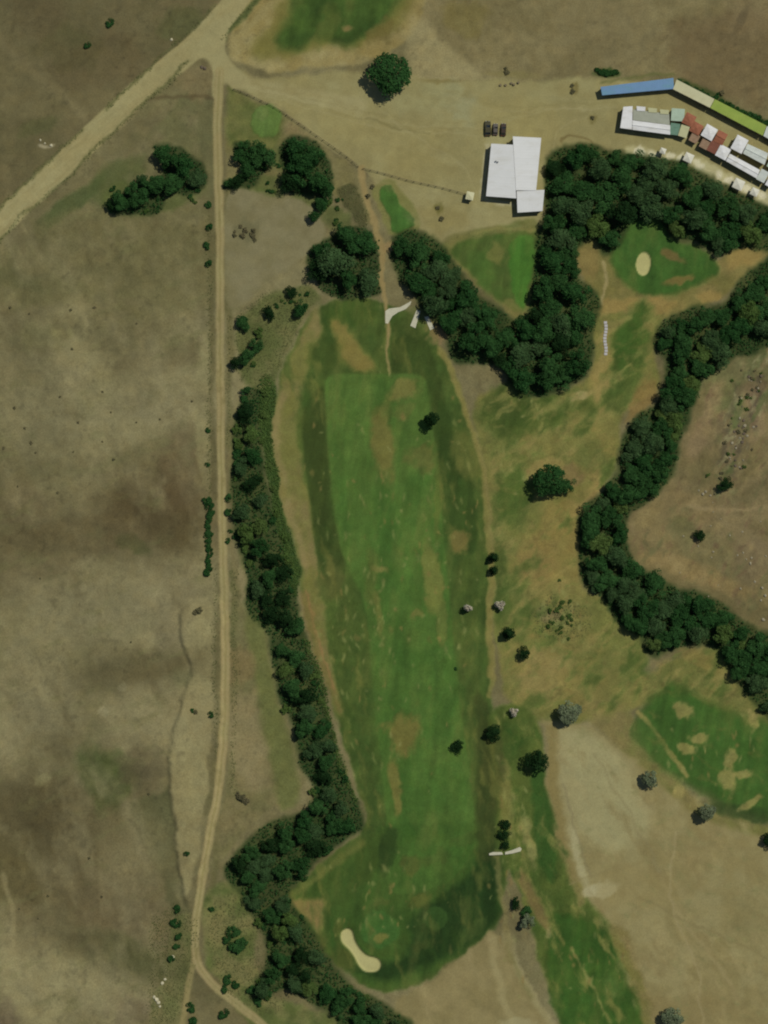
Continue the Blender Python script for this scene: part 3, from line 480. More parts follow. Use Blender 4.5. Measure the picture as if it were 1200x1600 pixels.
# streaks of wear in the grass, tussock speckle on the dry land
gmask = np.clip((COL[...,1]-COL[...,0]-2)/14,0,1)
stk = fbm(PX*1.0+PY*.12, PY*.16, 9, 131, 4, .6)-.5; st2 = fbm(PX+PY*.12, PY*.3, 26, 141, 4, .6)-.5; sp = fbm(PX,PY,7,151,2,.6)
COL *= (1+gmask*(stk*.22+st2*.26))[...,None]; tt = (gmask*np.clip((st2-.06)*4,0,1)*.35)[...,None]; COL[:] = COL*(1-tt)+np.array((104,100,52))*tt
dmask = (CLS==0)*(1-gmask); COL *= (1-dmask*np.clip((sp-.62)*5,0,1)*.10*np.clip((N2-.4)*5,0,1))[...,None]
er = np.abs(fbm(PX*.8+PY*.5, PY*.8-PX*.5, 90, 161, 4, .55)-.5); COL *= (1-dmask*np.clip(1-er/.05,0,1)*.045)[...,None]; COL *= (1+.035*dmask-.08*gmask)[...,None]; COL[...,2] += 2*dmask; COL[...,0] += .5*dmask
ALB = np.clip(lin(COL)/KEXP, .006, .8).astype(np.float32)
idx = np.arange(NYG*NXG).reshape(NYG,NXG)
FQ = np.stack([idx[1:,:-1],idx[1:,1:],idx[:-1,1:],idx[:-1,:-1]],-1).reshape(-1,4)
FC = CLS[:-1,:-1].ravel()
VV = np.stack([GX,GY,HGT],-1).reshape(-1,3); CC = ALB.reshape(-1,3)
GM = {'dry': ground_mat('dry_ground', .16, .10, (1.08,.98,.84), .3), 'grass': ground_mat('mown_grass', .13, .10, (1.15,1.02,.8), .22, .25), 'dirt': ground_mat('gravel_surface', .10, .06, (1.05,.98,.9), .25, .25), 'sand': ground_mat('sand_surface', .06, .04, (1.03,1,.95), .2, .2)}
KM = {'ground':'dry','gravel_yard':'dirt','bare_field':'dirt','gravel_road':'dirt','dirt_track':'dirt','footpath':'dirt','sand_bunker':'sand'}
SEC = {'ground':'ground','gravel_yard':'yard','bare_field':'field','gravel_road':'road','dirt_track':'track','footpath':'path','sand_bunker':'bunker','putting_green':'green','fairway':'fairway','rough_grass':'grass','lawn':'lawn','tee_lawn':'lawn','practice_green':'field'}
for ci, (nm, lb) in enumerate(zip(SURF, SLAB)):
    sel = FQ[FC == ci]
    if not len(sel): continue
    used, inv = np.unique(sel, return_inverse=True); v = VV[used]; f = inv.reshape(-1,4); c = CC[used]
    if ci == 0:                                   # the same sheet goes on to the horizon
        n = len(v); x0,x1,y0,y1 = GX.min(),GX.max(),GY.min(),GY.max(); B = 2500
        ring = np.array([(x0,y0),(x1,y0),(x1,y1),(x0,y1),(-B,-B),(B,-B),(B,B),(-B,B)])
        v = np.vstack([v, np.c_[ring, np.zeros(8)]]); c = np.vstack([c, np.tile(alb((104,97,64)), (8,1))])
        f = np.vstack([f, np.array([(4,5,1,0),(5,6,2,1),(6,7,3,2),(7,4,0,3)])+n])
    me = mesh_np(nm, v, f, GM[KM.get(nm,'grass')], True)
    a = me.color_attributes.new('soil', 'FLOAT_COLOR', 'POINT'); a.data.foreach_set('color', np.c_[c, np.ones(len(c))].astype(np.float32).ravel())  # ground colour, with the western hill shading painted in
    tag(ob(nm, me), lb, SEC[nm], kind='structure')

# ------------------------------------------------------------------ buildings
def quad_fn(q):
    q = [Vector((*W(*p), 0)) for p in q]
    return lambda u, v: (q[0]*(1-u)+q[1]*u)*(1-v)+(q[3]*(1-u)+q[2]*u)*v
def slab(qf, us, vs, top, bot):
    """closed slab over a quad: top(u,v,i,j), bot(u,v) heights"""
    mb = MB(); nu, nv = len(us), len(vs); V = []
    for lay in (0,1):
        for j, v in enumerate(vs):
            for i, u in enumerate(us):
                p = qf(u,v); V.append((p.x,p.y, top(u,v,i,j) if lay==0 else bot(u,v)))
    n = nu*nv; F = []
    for j in range(nv-1):
        for i in range(nu-1):
            a = j*nu+i; F.append((a,a+nu,a+nu+1,a+1)); F.append((n+a,n+a+1,n+a+nu+1,n+a+nu))
    for i in range(nu-1):
        F.append((i,i+1,n+i+1,n+i)); a = (nv-1)*nu+i; F.append((a+1,a,n+a,n+a+1))
    for j in range(nv-1):
        a = j*nu; F.append((a+nu,a,n+a,n+a+nu)); a = j*nu+nu-1; F.append((a,a+nu,n+a+nu,n+a))
    return mb.add(V, F)
def shed(q, label, mat, h=2.8, style='gable', rise=.35, name='long_shed', cat='building', group=None, rib=.9, doors=0, wall='wall', root=None, over=.25, z0=None):
    """q: four photo points, q0->q1 and q3->q2 the long sides; q3->q2 is the front"""
    qf = quad_fn(q); c = qf(.5,.5); cz = 0.0 if z0 is None else z0
    L = (qf(1,.5)-qf(0,.5)).length; B = (qf(.5,1)-qf(.5,0)).length
    new = root is None
    if new:
        root = empty(name, (c.x,c.y,cz)); tag(root, label, cat, group)
    if style == 'gable': rz = lambda u,v: h+rise*(1-abs(2*v-1)); vs = [0,.5,1]
    elif style == 'mono': rz = lambda u,v: h+rise*(1-v); vs = [0,1]
    elif style == 'monou': rz = lambda u,v: h+rise*(1-u); vs = [0,1]
    elif style == 'hip': rz = lambda u,v: h+rise*min(1, 2*min(v,1-v), 2*min(u,1-u)*L/B); vs = [0,.25,.5,.75,1]
    else: rz = lambda u,v: h; vs = [0,1]
    t = .09
    if style in ('hip','flat'):
        us = list(np.linspace(0,1,9)) if style=='hip' else [0,1]; top = lambda u,v,i,j: rz(u,v)
    else:
        n = max(3, int(L/rib)); us = []
        for k in range(n):
            us += [k/n, (k+.42)/n, (k+.5)/n, (k+.58)/n]
        us.append(1.0); top = lambda u,v,i,j: rz(u,v)+(.022 if i%4==2 else 0)
    def local(o): o.matrix_parent_inverse = Matrix.Translation(-root.location); return o
    local(slab(qf, us, vs, top, lambda u,v: rz(u,v)-t).obj('roof', M[mat], root))
    iu, iv = over/L, over/B; wf = lambda u,v: qf(iu+u*(1-2*iu), iv+v*(1-2*iv)); wr = lambda u,v: rz(iu+u*(1-2*iu), iv+v*(1-2*iv))-t-.006
    wus = [0,1] if style!='hip' else [0,.5,1]
    if style=='hip': wr = lambda u,v: h-t-.006
    local(slab(wf, wus, vs, lambda u,v,i,j: wr(u,v), lambda u,v: cz-.25).obj('wall', M[wall], root))
    if style == 'gable':                     # ridge cap
        a, b = qf(0,.5), qf(1,.5); local(MB().tube([(a.x,a.y,rz(0,.5)+.03),(b.x,b.y,rz(1,.5)+.03)],[.13,.13],6).obj('ridge_cap', M[mat], root))
    for k in range(doors):
        u = (k+.5)/doors; p = wf(u,1); d = (qf(1,1)-qf(0,1)).normalized(); nrm = Vector((d.y,-d.x,0))
        if (p-wf(u,0)).dot(nrm) < 0: nrm = -nrm
        Mx = Matrix(((d.x,nrm.x,0,p.x),(d.y,nrm.y,0,p.y),(0,0,1,cz),(0,0,0,1)))
        dr = local(MB().box(-.45,.45,-.05,.04,.02,2.05,Mx).obj('door', M['door'], root))
        MB().box(.32,.38,.04,.10,.95,1.1,Mx).obj('handle', M['steel'], dr)
        wd = local(MB().box(.85,1.65,-.05,.035,1.0,1.9,Mx).obj('window', M['frame'], root))
        MB().box(.92,1.58,.036,.05,1.07,1.83,Mx).obj('pane', M['glass'], wd)
    return root
# clubhouse: two slopes meeting at a ridge, and a ribbed lean-to
club = empty('clubhouse', (*W(803,265),0)); tag(club, 'large white metal roofed clubhouse beside three parked cars', 'clubhouse')
shed([(801,228),(806,311.5),(759,308),(767,226)], '', 'white_sheet', 3.3, 'mono', .3, root=club, rib=1.7, doors=2)
shed([(800.6,215),(805.6,299),(837,299),(845,217)], '', 'white_sheet', 3.28, 'mono', .32, root=club, rib=1.7)
shed([(806.6,299.6),(850,298),(847,331),(808,333.5)], '', 'white_sheet', 2.95, 'mono', .2, root=club, rib=.9)
for x,y in [(774,254),(777,255)]:
    o = MB().tube([(*W(x,y),3.3),(*W(x,y),3.85)],[.16,.16],8).tube([(*W(x,y),3.85),(*W(x,y),3.97)],[.26,.1],8).obj('roof_vent', M['steel'], club); o.matrix_parent_inverse = Matrix.Translation(-club.location)
# sheds north-east of the yard
shed([(937.5,137.5),(1051,123.5),(1052,140.5),(940,150.5)], 'long narrow blue roofed shed at the edge of the gravel yard', 'blue_sheet', 2.7, 'mono', .3, doors=7)
shed([(1056,126),(1115,156.5),(1108,170),(1050.5,141)], 'long narrow cream roofed shed joining the blue and lime ones', 'cream_sheet', 2.8, 'mono', .3, doors=4)
shed([(1115.6,156.8),(1196,198),(1190.5,213.5),(1108.6,170.3)], 'long narrow lime green roofed shed along the hedge', 'lime_sheet', 2.8, 'mono', .3, doors=5)
shed([(1196.8,198.5),(1226,214),(1220,229.5),(1191.3,213.8)], 'pale grey roofed shed adjoining the lime green one', 'pale_grey', 2.75, 'mono', .25, doors=2)
uw = empty('courtyard_building', (*W(1005,190),0)); tag(uw, 'white roofed building with a flat grey roof filling its inner side', 'building')
shed([(973,168.5),(987.5,167.5),(986.5,204),(968,201.5)], '', 'white_tile', 2.9, 'monou', .12, root=uw, rib=.8)
shed([(987.2,189.5),(1046,197.2),(1046,212),(987.2,204.3)], '', 'white_tile', 2.95, 'gable', .14, root=uw, rib=.8, doors=4)
shed([(988.2,172.5),(1044.5,179.5),(1045.5,196.6),(987.8,188.8)], '', 'grey_sheet', 2.7, 'mono', .12, root=uw, rib=.8)
for i, (x,y) in enumerate([(1001,172),(1019,174.5),(1037.5,177)]):
    shed([(x-7.5,y-4.5),(x+6.5,y-3.2),(x+6,y+3.4),(x-7,y+2.6)], '', 'yellowish' if i else 'white_tile', 3.0, 'mono', .12, root=uw, rib=.8)
def hut(cx, cy, w, d, ang, mat, label, h=2.6, style='hip', rise=.5, name='hut', cat='hut', group=None, wall='wall', doors=0):
    w *= 1.14; d *= 1.14; c, s = math.cos(math.radians(ang)), math.sin(math.radians(ang)); q = []
    for u,v in ((-1,-1),(1,-1),(1,1),(-1,1)): q.append((cx+u*w/2*c-v*d/2*s, cy+u*w/2*s+v*d/2*c))
    return shed(q, label, mat, h, style, rise, name, cat, group, .8, doors, wall)
hut(1058,181,18,17,4,'aqua_sheet','small square pale aqua roofed hut beside the white courtyard building',2.7,'mono',.25)
hut(1053.5,203,13,16,8,'teal_sheet','small dark teal roofed hut at the end of the white courtyard building',2.2,'mono',.2)
hut(1067.5,206.5,12,16,18,'yellowish','small pale yellowish roofed hut beside the teal one',2.5,'mono',.25)
hut(1075.5,188.5,15,16,28,'red_tile','square terracotta roofed hut beside the pale aqua one',2.9,'hip',.6)
hut(1087,202,15,15,30,'red_tile','terracotta roofed hut diagonally touching another terracotta one',2.7,'hip',.55)
hut(1084,217,12,12,28,'pink_tile','low pinkish brown roofed hut beside the terracotta pair',2.2,'mono',.25)
hut(1107,208.5,17,18,30,'white_tile','bright white square roofed hut between terracotta roofs',3.0,'hip',.45)
hut(1100.5,227,13,12,28,'pink_tile','weathered pinkish tiled hut beside the dark brick red one',2.3,'mono',.25)
hut(1124.5,216.5,14,17,28,'red_tile','terracotta roofed hut between the white huts',2.9,'gable',.5)
hut(1113.5,231.5,13,15,28,'brown_tile','dark brick red roofed hut in the row',2.5,'mono',.3)
hut(1128.5,239.5,16,17,28,'white_tile','white roofed hut next to the dark brick red roof',2.8,'hip',.35)
shed([(1139,241.5),(1186,267),(1180.5,280),(1133,253)], 'long white roofed shed continuing the row of huts', 'white_tile', 2.8, 'gable', .14, doors=4)
hut(1190.5,276,12,16,28,'pale_grey','small pale grey roofed hut at the end of the long white shed',2.5,'mono',.25)
hut(1202,285,9,14,28,'white_tile','small white roofed hut beside the grey one',2.7,'mono',.25)
hut(1154,227,17,21,28,'white_tile','tall white roofed hut standing behind the long white shed',3.2,'hip',.4)
shed([(1166.5,226),(1199,241),(1193,259),(1159.5,241)], 'pale grey roofed shed behind the long white shed', 'pale_grey', 2.8, 'gable', .14, doors=2)
hut(1209,256,16,18,28,'aqua_sheet','pale aqua roofed hut past the grey shed',2.7,'mono',.25)
# canopies along the tree edge below the huts
for x,y,s,a,l in [(1035,237,9,20,'small white canvas canopy under the tree edge, first of the row'),(1075,247.5,14,25,'white canvas canopy standing at the tree edge opposite the huts'),(1153,289,16,25,'broad cream canvas canopy at the tree edge opposite the long white shed'),(1178,301,12,25,'small cream canvas canopy beside the broad one')]:
    r = empty('canopy', P3(x,y)); tag(r, l, 'canopy', 'canvas canopies along the tree edge'); r.rotation_euler.z = -math.radians(a); k = s*MPP/2
    mb = MB(); mb.add([(-k,-k,2.2),(k,-k,2.2),(k,k,2.2),(-k,k,2.2),(0,0,2.75),(-k,-k,2.0),(k,-k,2.0),(k,k,2.0),(-k,k,2.0)],[(0,1,4),(1,2,4),(2,3,4),(3,0,4),(5,6,1,0),(6,7,2,1),(7,8,3,2),(8,5,0,3)]); mb.obj('canopy_cover', M['canvas'], r)
    for sx in (-1,1):
        for sy in (-1,1): MB().tube([(sx*(k-.08),sy*(k-.08),-.1),(sx*(k-.08),sy*(k-.08),2.22)],[.04,.04],6).obj('pole', M['steel'], r)
# kiosk by the fence end
k = hut(734,307,10.5,11,12,'cream_sheet','tiny cream gatehouse where the wooden fence meets the clubhouse',2.3,'hip',.35,'gatehouse','gatehouse',doors=0)
MB().box(-.4,.4,-1.0,-.94,.02,1.9).obj('door', M['door'], k)

# ------------------------------------------------------------------ cars
def car(px, py, rz, L, Wd, mat, label):
    r = empty('parked_car', P3(px,py), rz); tag(r, label, 'car', 'cars parked behind the clubhouse')
    hw = Wd/2; hl = L/2
    prof = [(-hl,.34,.60,.90),(-hl+.12,.26,.80,.98),(-hl*.55,.24,.88,1.0),(0,.24,.92,1.0),(hl*.45,.24,.92,1.0),(hl-.5,.24,.84,.97),(hl-.1,.26,.72,.9),(hl,.36,.60,.82)]
    mb = MB(); V = []; n = 8
    for y,zb,zt,wf in prof:
        w = hw*wf
        for x,z in ((-w*.9,zb),(-w,zb+.12),(-w,zt-.16),(-w*.86,zt),(w*.86,zt),(w,zt-.16),(w,zb+.12),(w*.9,zb)): V.append((x,y,z))
    F = []
    for i in range(len(prof)-1):
        for k_ in range(n): F.append((i*n+k_, i*n+(k_+1)%n, (i+1)*n+(k_+1)%n, (i+1)*n+k_))
    F += [tuple(range(n)), tuple((len(prof)-1)*n+k_ for k_ in range(n))[::-1]]
    mb.add(V,F).obj('body', M[mat], r, smooth=False)
    cab = [(-hl*.82,.86,.86),(-hl*.58,1.36,.74),(hl*.12,1.42,.74),(hl*.48,.9,.86)]
    def ring(y,z,w): return [(-hw*w,y,z),(hw*w,y,z)]
    a = [ring(*c_) for c_ in cab]; base = [(-hw*.88,-hl*.82,.84),(hw*.88,-hl*.82,.84),(hw*.88,hl*.48,.84),(-hw*.88,hl*.48,.84)]
    g = MB(); vs = base + a[1] + a[2]
    g.add(vs, [(0,1,5,4),(3,7,6,2),(0,4,6,3),(1,2,7,5),(4,5,7,6),(0,3,2,1)]); g.obj('cabin_glass', M['glass'], r)
    z = 1.385; MB().box(-hw*.73,hw*.73,-hl*.57,hl*.11,z,z+.055).obj('roof_panel', M[mat], r, bevel=.02)
    for sx in (-1,1):
        for yy in (-hl*.60,hl*.60):
            wh = MB().tube([(sx*(hw-.20),yy,.31),(sx*(hw+.01),yy,.31)],[.31,.31],14).obj('wheel', M['tyre'], r)
            MB().tube([(sx*(hw-.02),yy,.31),(sx*(hw+.02),yy,.31)],[.19,.17],10).obj('rim', M['steel'], wh)
        MB().box(sx*hw*.5-.16,sx*hw*.5+.16,hl-.12,hl+.015,.55,.69).obj('headlight', M['frame'], r, bevel=.02)
        MB().box(sx*hw*.55-.14,sx*hw*.55+.14,-hl-.015,-hl+.1,.62,.76).obj('tail_light', M['lamp_red'], r, bevel=.02)
        MB().box(sx*hw*.94,sx*(hw*.94+.16),hl*.34,hl*.34+.1,.9,1.02) .obj('wing_mirror', M[mat], r)
    return r
car(762,201,.02,4.7,1.95,'car_olive','long dark olive parked car, the largest of three in a row')
car(774,202.5,-.03,3.6,1.6,'car_grey','small dark grey parked car between two darker ones')
car(786.5,203,-.05,3.9,1.7,'car_brown','dark brown parked car at the end of the row towards the sheds')

# ------------------------------------------------------------------ fences, slabs, walls
post_me = MB().tube([(0,0,-.25),(0,0,1.2)],[.11,.09],7).mesh('post', M['wood'])
def fence(pts, label):
    P = smooth_pts(pts, False, 6); d = np.r_[0,np.cumsum(np.hypot(*np.diff(P,axis=0).T))]; n = int(d[-1]/11)
    s = np.linspace(0,d[-1],n+1); Q = np.c_[np.interp(s,d,P[:,0]),np.interp(s,d,P[:,1])]
    r = empty('wooden_fence', P3(*Q[0])); tag(r, label, 'fence'); L0 = r.location.copy()
    for i, q in enumerate(Q):
        o = ob('post', post_me, r); o.location = Vector(P3(*q))-L0
        if i < n:
            a = Vector(P3(*q))-L0; b = Vector(P3(*Q[i+1]))-L0
            for z in (.5,1.05):
                MB().tube([a+Vector((0,0,z)), b+Vector((0,0,z))],[.045,.045],5).obj('rail', M['wood'], r)
fence([(366,139),(400,153),(440,174),(500,215),(540,243),(560,260)], 'long weathered wooden rail fence from the road junction to the footpath gap')
fence([(568,263),(600,271),(640,282),(690,293),(727,303)], 'weathered wooden rail fence from the footpath gap to the cream gatehouse')
def slabthing(name, pts, z, label, cat, mat='concrete', group=None, kind=None):
    cx = sum(p[0] for p in pts)/len(pts); cy = sum(p[1] for p in pts)/len(pts); b = P3(cx,cy); r = MB(); V = []
    for lay in (-.3,z):
        for p in pts: x,y = W(*p); V.append((x-b[0],y-b[1],lay))
    n = len(pts); F = [tuple(range(n))[::-1], tuple(range(n,2*n))]+[(i,(i+1)%n,n+(i+1)%n,n+i) for i in range(n)]
    o = r.add(V,F).obj(name, M[mat], bevel=.03); o.location = b; return tag(o, label, cat, group, kind)
slabthing('concrete_path', [(602,505),(602,486),(608,482),(625,480),(636,474),(643,470),(641,476),(634,483),(622,488),(613,494),(606,506)], .10, 'flared grey concrete path curving off the footpath towards the trees', 'path')
slabthing('tee_slab', [(651,484),(657,486),(649,513),(641,509)], .16, 'pale concrete tee slab leaning towards the footpath', 'slab')
slabthing('tee_slab', [(663,495),(669,494),(679,513),(672,516)], .16, 'pale concrete tee slab at the edge of the dark trees', 'slab')
# steps: a line of pale blocks by the eastern lawn
st = empty('stepped_path', P3(946,528)); tag(st, 'straight row of whitish stone steps on the grass beside the trees', 'steps')
sm = MB().box(-.5,.5,-.4,.4,-.3,.14).mesh('step', paint('step_stone', (168,162,160), .85, .08, 1.4, .15), bevel=.03)
for k in range(11):
    o = ob('step', sm, st); x,y = W(946+1.0*math.sin(k*.9), 504+k*4.9); o.location = Vector((x,y,H(946,504+k*4.9)))-st.location; o.rotation_euler.z = rng.normal(0,.08)
for pts, l in [([(764,1333),(770,1331),(784,1331),(786,1335),(770,1336),(764,1336)],'short low pale concrete kerb wall on one side of the dark shrubs'),([(789,1335),(789,1331),(800,1328),(812,1323),(815,1326),(813,1330),(802,1333)],'curved low pale concrete kerb wall on the other side of the dark shrubs')]:
    slabthing('low_wall', pts, .45, l, 'wall')
# tyre stumps at the yard's edge
stm = MB().tube([(0,0,-.1),(0,0,.55)],[.42,.40],10).mesh('wooden_stump', M['wood'], bevel=.03)
for x,y in [(782,133),(790,133),(799,130),(803,132),(810,129)]:
    o = ob('wooden_stump', stm); o.location = P3(x,y); o.scale = (1,1,rng.uniform(.8,1.2)); tag(o, 'dark wooden stump in a short row at the yard edge', 'stump', 'stumps along the gravel yard edge')

# ------------------------------------------------------------------ trees
def leaf_cloud(cent, rad, per, size, seed, up=.35, flat=1.0):
    """leaf-sized faces over clumps: cent (n,3), rad (n)"""
    g = np.random.default_rng(seed); n = len(cent)
    c = np.repeat(cent, per, 0); r = np.repeat(rad, per)
    d = g.normal(size=(n*per,3)); d /= np.linalg.norm(d,axis=1,keepdims=True); d[:,2] = np.where(d[:,2] < -.35, -d[:,2], d[:,2])
    rr = r*(.55+.5*np.sqrt(g.random(n*per)))
    p = c+d*rr[:,None]*np.array([1,1,flat])
    nrm = d*.7+g.normal(size=d.shape)*.5+np.array([0,0,up]); nrm /= np.linalg.norm(nrm,axis=1,keepdims=True)
    t = np.cross(nrm, g.normal(size=d.shape)); t /= np.linalg.norm(t,axis=1,keepdims=True); b = np.cross(nrm,t)
    s = size*g.uniform(.6,1.35,(n*per,1)); q = s*g.uniform(.55,.9,(n*per,1))
    V = np.stack([p-t*s, p-b*q, p+t*s*1.05, p+b*q],1).reshape(-1,3)
    return V, np.arange(len(V)).reshape(-1,4)
def crown(kind, seed, mat):
    g = np.random.default_rng(seed)
    if kind == 'broad':
        n = 27; th = g.uniform(0,2*np.pi,n); ph = np.arccos(g.uniform(-.2,1,n)); R = g.uniform(.42,.80,n)
        R *= 1+.24*np.sin(th*2+seed)+.18*np.sin(th*3+2*seed)
        cent = np.c_[R*np.sin(ph)*np.cos(th), R*np.sin(ph)*np.sin(th), 1.0+.78*R*np.cos(ph)]; rad = g.uniform(.22,.40,n); per, size = 100, .060
    elif kind == 'round':
        n = 60; th = np.arange(n)*2.39996+g.uniform(-.3,.3,n); ph = np.arccos(1-1.15*(np.arange(n)+.5)/n); R = g.uniform(.62,.86,n)
        cent = np.c_[R*np.sin(ph)*np.cos(th), R*np.sin(ph)*np.sin(th), 1.0+.78*R*np.cos(ph)]; rad = g.uniform(.16,.30,n); per, size = 70, .048
    elif kind == 'conifer':
        n = 30; z = np.linspace(.35,2.5,n); th = np.arange(n)*2.4; R = .78*(1-(z-.3)/2.35)*g.uniform(.7,1.0,n)
        cent = np.c_[R*np.cos(th),R*np.sin(th),z]; rad = .12+.26*(1-(z-.3)/2.5); per, size = 60, .08
    elif kind == 'silver':
        n = 26; th = g.uniform(0,2*np.pi,n); ph = np.arccos(g.uniform(-.1,1,n)); R = g.uniform(.45,.85,n)
        cent = np.c_[R*np.sin(ph)*np.cos(th), R*np.sin(ph)*np.sin(th), 1.0+.75*R*np.cos(ph)]; rad = g.uniform(.2,.36,n); per, size = 70, .075
    else:                                    # shrub
        n = 14; th = g.uniform(0,2*np.pi,n); R = np.sqrt(g.random(n))*.75
        cent = np.c_[R*np.cos(th),R*np.sin(th),.42+.4*(1-R)*g.random(n)]; rad = g.uniform(.24,.42,n); per, size = 46, .12
    V, F = leaf_cloud(cent, rad, per, size, seed+1)
    return mesh_np('crown', V, F, M[mat]), cent
def trunk(kind, seed, cent):
    g = np.random.default_rng(seed+50); mb = MB()
    if kind == 'conifer': mb.tube([(0,0,-.1),(0,0,.8),(.02,0,2.3)],[.09,.07,.02],7)
    elif kind == 'shrub':
        for c in cent[:5]: mb.tube([(0,0,-.08),(c[0]*.5,c[1]*.5,.2),tuple(c)],[.05,.035,.015],5)
    else:
        mb.tube([(0,0,-.12),(.02,.01,.3),(.0,.03,.75),(.02,.0,1.2)],[.12,.085,.075,.04],8)
        for c in cent[::4]:
            mb.tube([(.01,.02,g.uniform(.5,.85)),(c[0]*.5,c[1]*.5,.95+.1*c[2]),tuple(c*np.array([.9,.9,.97]))],[.05,.035,.015],5)
    return mb.mesh('trunk', M['bark'], smooth=True)
PROTO = {}
def proto(key, kind, mat, n, seed):
    PROTO[key] = []
    for i in range(n):
        cm, ce = crown(kind, seed+i*13, mat); PROTO[key].append((cm, trunk(kind, seed+i*13, ce)))
proto('broad','broad','leaf',5,100); proto('light','broad','leaf_light',2,200); proto('grey','broad','leaf_grey',3,300); proto('deep','broad','leaf_dark',2,350)
proto('round','round','leaf',1,380); proto('silver','silver','leaf_silver',3,400); proto('conifer','conifer','leaf_dark',2,500); proto('shrub','shrub','leaf',3,600)
proto('pale','shrub','leaf_pale',2,650); proto('dry','shrub','leaf_dry',3,700); proto('lshrub','shrub','leaf_light',3,750)
def plant(key, px, py, r, label, group=None, name=None, cat=None, hs=.82):
    sh = key in ('shrub','pale','dry','lshrub')
    cm, tm = PROTO[key][rng.integers(len(PROTO[key]))]; k = r*MPP*(1.0 if sh else .9)
    root = empty(name or ('shrub' if sh else 'tree'), P3(px,py), rng.uniform(0,6.283), (k*rng.uniform(.84,1.16),k*rng.uniform(.84,1.16),k*hs*rng.uniform(.78,1.15)))
    tag(root, label, cat or ('shrub' if sh else 'tree'), group)
    ob('stem' if sh else 'trunk', tm, root); ob('foliage' if sh else 'crown', cm, root)
    return root
def inside(P, x, y):
    c = False; n = len(P)
    for i in range(n):
        a, b = P[i], P[i-1]
        if (a[1]>y) != (b[1]>y) and x < (b[0]-a[0])*(y-a[1])/(b[1]-a[1])+a[0]: c = not c
    return c
def edge_d(P, x, y): return min(math.sqrt(float(seg_d2(x,y,np.array(a,float),np.array(b,float)))) for a,b in zip(P, P[1:]+P[:1]))
TONE = {'broad':'dark green','grey':'grey green','deep':'blackish green','light':'bright green','lshrub':'light green','shrub':'dark green'}
def fill(P, r0, r1, k, n, wood, group, keys, zones, hs=.82, ok=None):
    xs = [p[0] for p in P]; ys = [p[1] for p in P]; pts = []
    for t in range(n*160):
        if len(pts) >= n: break
        r = r1-(r1-r0)*min(1,t/(n*60))*rng.random()**.5; x = rng.uniform(min(xs),max(xs)); y = rng.uniform(min(ys),max(ys))
        if not (-25 < x < 1225 and -25 < y < 1625) or not inside(P,x,y) or edge_d(P,x,y) < r*.72: continue
        if ok and not ok(x,y): continue
        if all(math.hypot(x-a,y-b) > k*(r+c) for a,b,c in pts): pts.append((x,y,r))
    mid = float(np.median([p[2] for p in pts]))
    for x,y,r in pts:
        key = keys[rng.integers(len(keys))]; z = min(zones, key=lambda q: math.hypot(q[0]-x,q[1]-y))[2]
        plant(key, x, y, r, f"{'broad' if r > mid else 'smaller'} {TONE[key]} tree in the {wood}, {z}", group, hs=hs)
    return len(pts)
n1 = fill(VBELT, 13, 24, .60, 78, 'V shaped wood', 'trees of the V shaped wood', ['broad']*7+['grey']*3+['deep','light'],
    [(640,395,'beside the earth footpath'),(720,470,'bordering the clubhouse lawn'),(720,545,'beside the concrete tee slabs'),(840,590,'at its pointed tip'),(880,460,'between lawn and stone steps'),(870,290,'against the clubhouse wall'),(960,280,'facing the courtyard building'),(1070,310,'facing the row of huts'),(1170,350,'facing the long white shed'),(950,360,'beside the oval bunker lawn')])
n2 = fill(EAST, 11, 21, .58, 84, 'winding wood', 'trees of the winding eastern wood', ['broad']*8+['grey']*2+['light'],
    [(1150,470,'bordering the oval bunker lawn'),(1060,520,'bordering the strip with stone steps'),(1070,610,'nearest the rocky gully'),(1010,710,'opposite the round brown patch'),(930,830,'round the bend of the upland'),(960,930,'opposite the light weed patch'),(1070,960,'nearest the lone upland tree'),(1160,1040,'nearest the wide fairway')])
n3 = fill(WEST, 9, 17, .60, 76, 'narrow belt', 'trees of the belt beside the dirt track', ['broad']*5+['grey']*2+['deep']*2+['light'],
    [(395,650,'next to the weedy strip'),(405,820,'opposite the roadside hedge'),(440,960,'opposite the brown bushes'),(480,1100,'beside the lower fairway'),(520,1230,'where it turns at the fairway foot'),(420,1340,'in its widest part'),(440,1450,'beside the small tan bare patch'),(500,1530,'behind the kidney shaped bunker'),(600,1590,'reaching the south bare field')])
print('belts', n1, n2, n3)
for key,x,y,r in [('broad',256,243,19),('broad',288,262,24),('broad',276,286,22),('grey',306,280,17),('broad',240,290,20),('broad',216,306,22),('broad',190,318,18),('deep',172,322,10),('grey',222,282,13)]:
    plant(key,x,y,r,f"{'broad' if r > 18 else 'small'} {TONE[key]} tree in the clump between gravel road and dirt track",'trees of the clump by the gravel road')
for key,x,y,r in [('broad',381,240,18),('broad',408,244,20),('broad',388,262,17),('deep',372,284,14),('broad',360,286,9)]:
    plant(key,x,y,r,f"{'broad' if r > 18 else 'small'} {TONE[key]} tree in the small clump beside the fenced putting green",'trees of the small clump beside the fenced green')
for key,x,y,r in [('broad',465,233,24),('broad',490,246,24),('broad',470,262,26),('deep',456,285,20),('broad',492,284,26),('broad',510,300,16)]:
    plant(key,x,y,r,f"{'broad' if r > 18 else 'small'} {TONE[key]} tree in the dense clump along the wooden fence",'trees of the dense clump along the fence')
for key,x,y,r in [('grey',522,412,34),('deep',500,425,20),('broad',545,372,22),('broad',570,382,26),('grey',575,440,24),('broad',500,392,18),('broad',545,440,20)]:
    plant(key,x,y,r,f"{'broad' if r > 18 else 'small'} {TONE[key]} tree in the clump where the footpath meets the fairway",'trees of the clump beside the footpath')
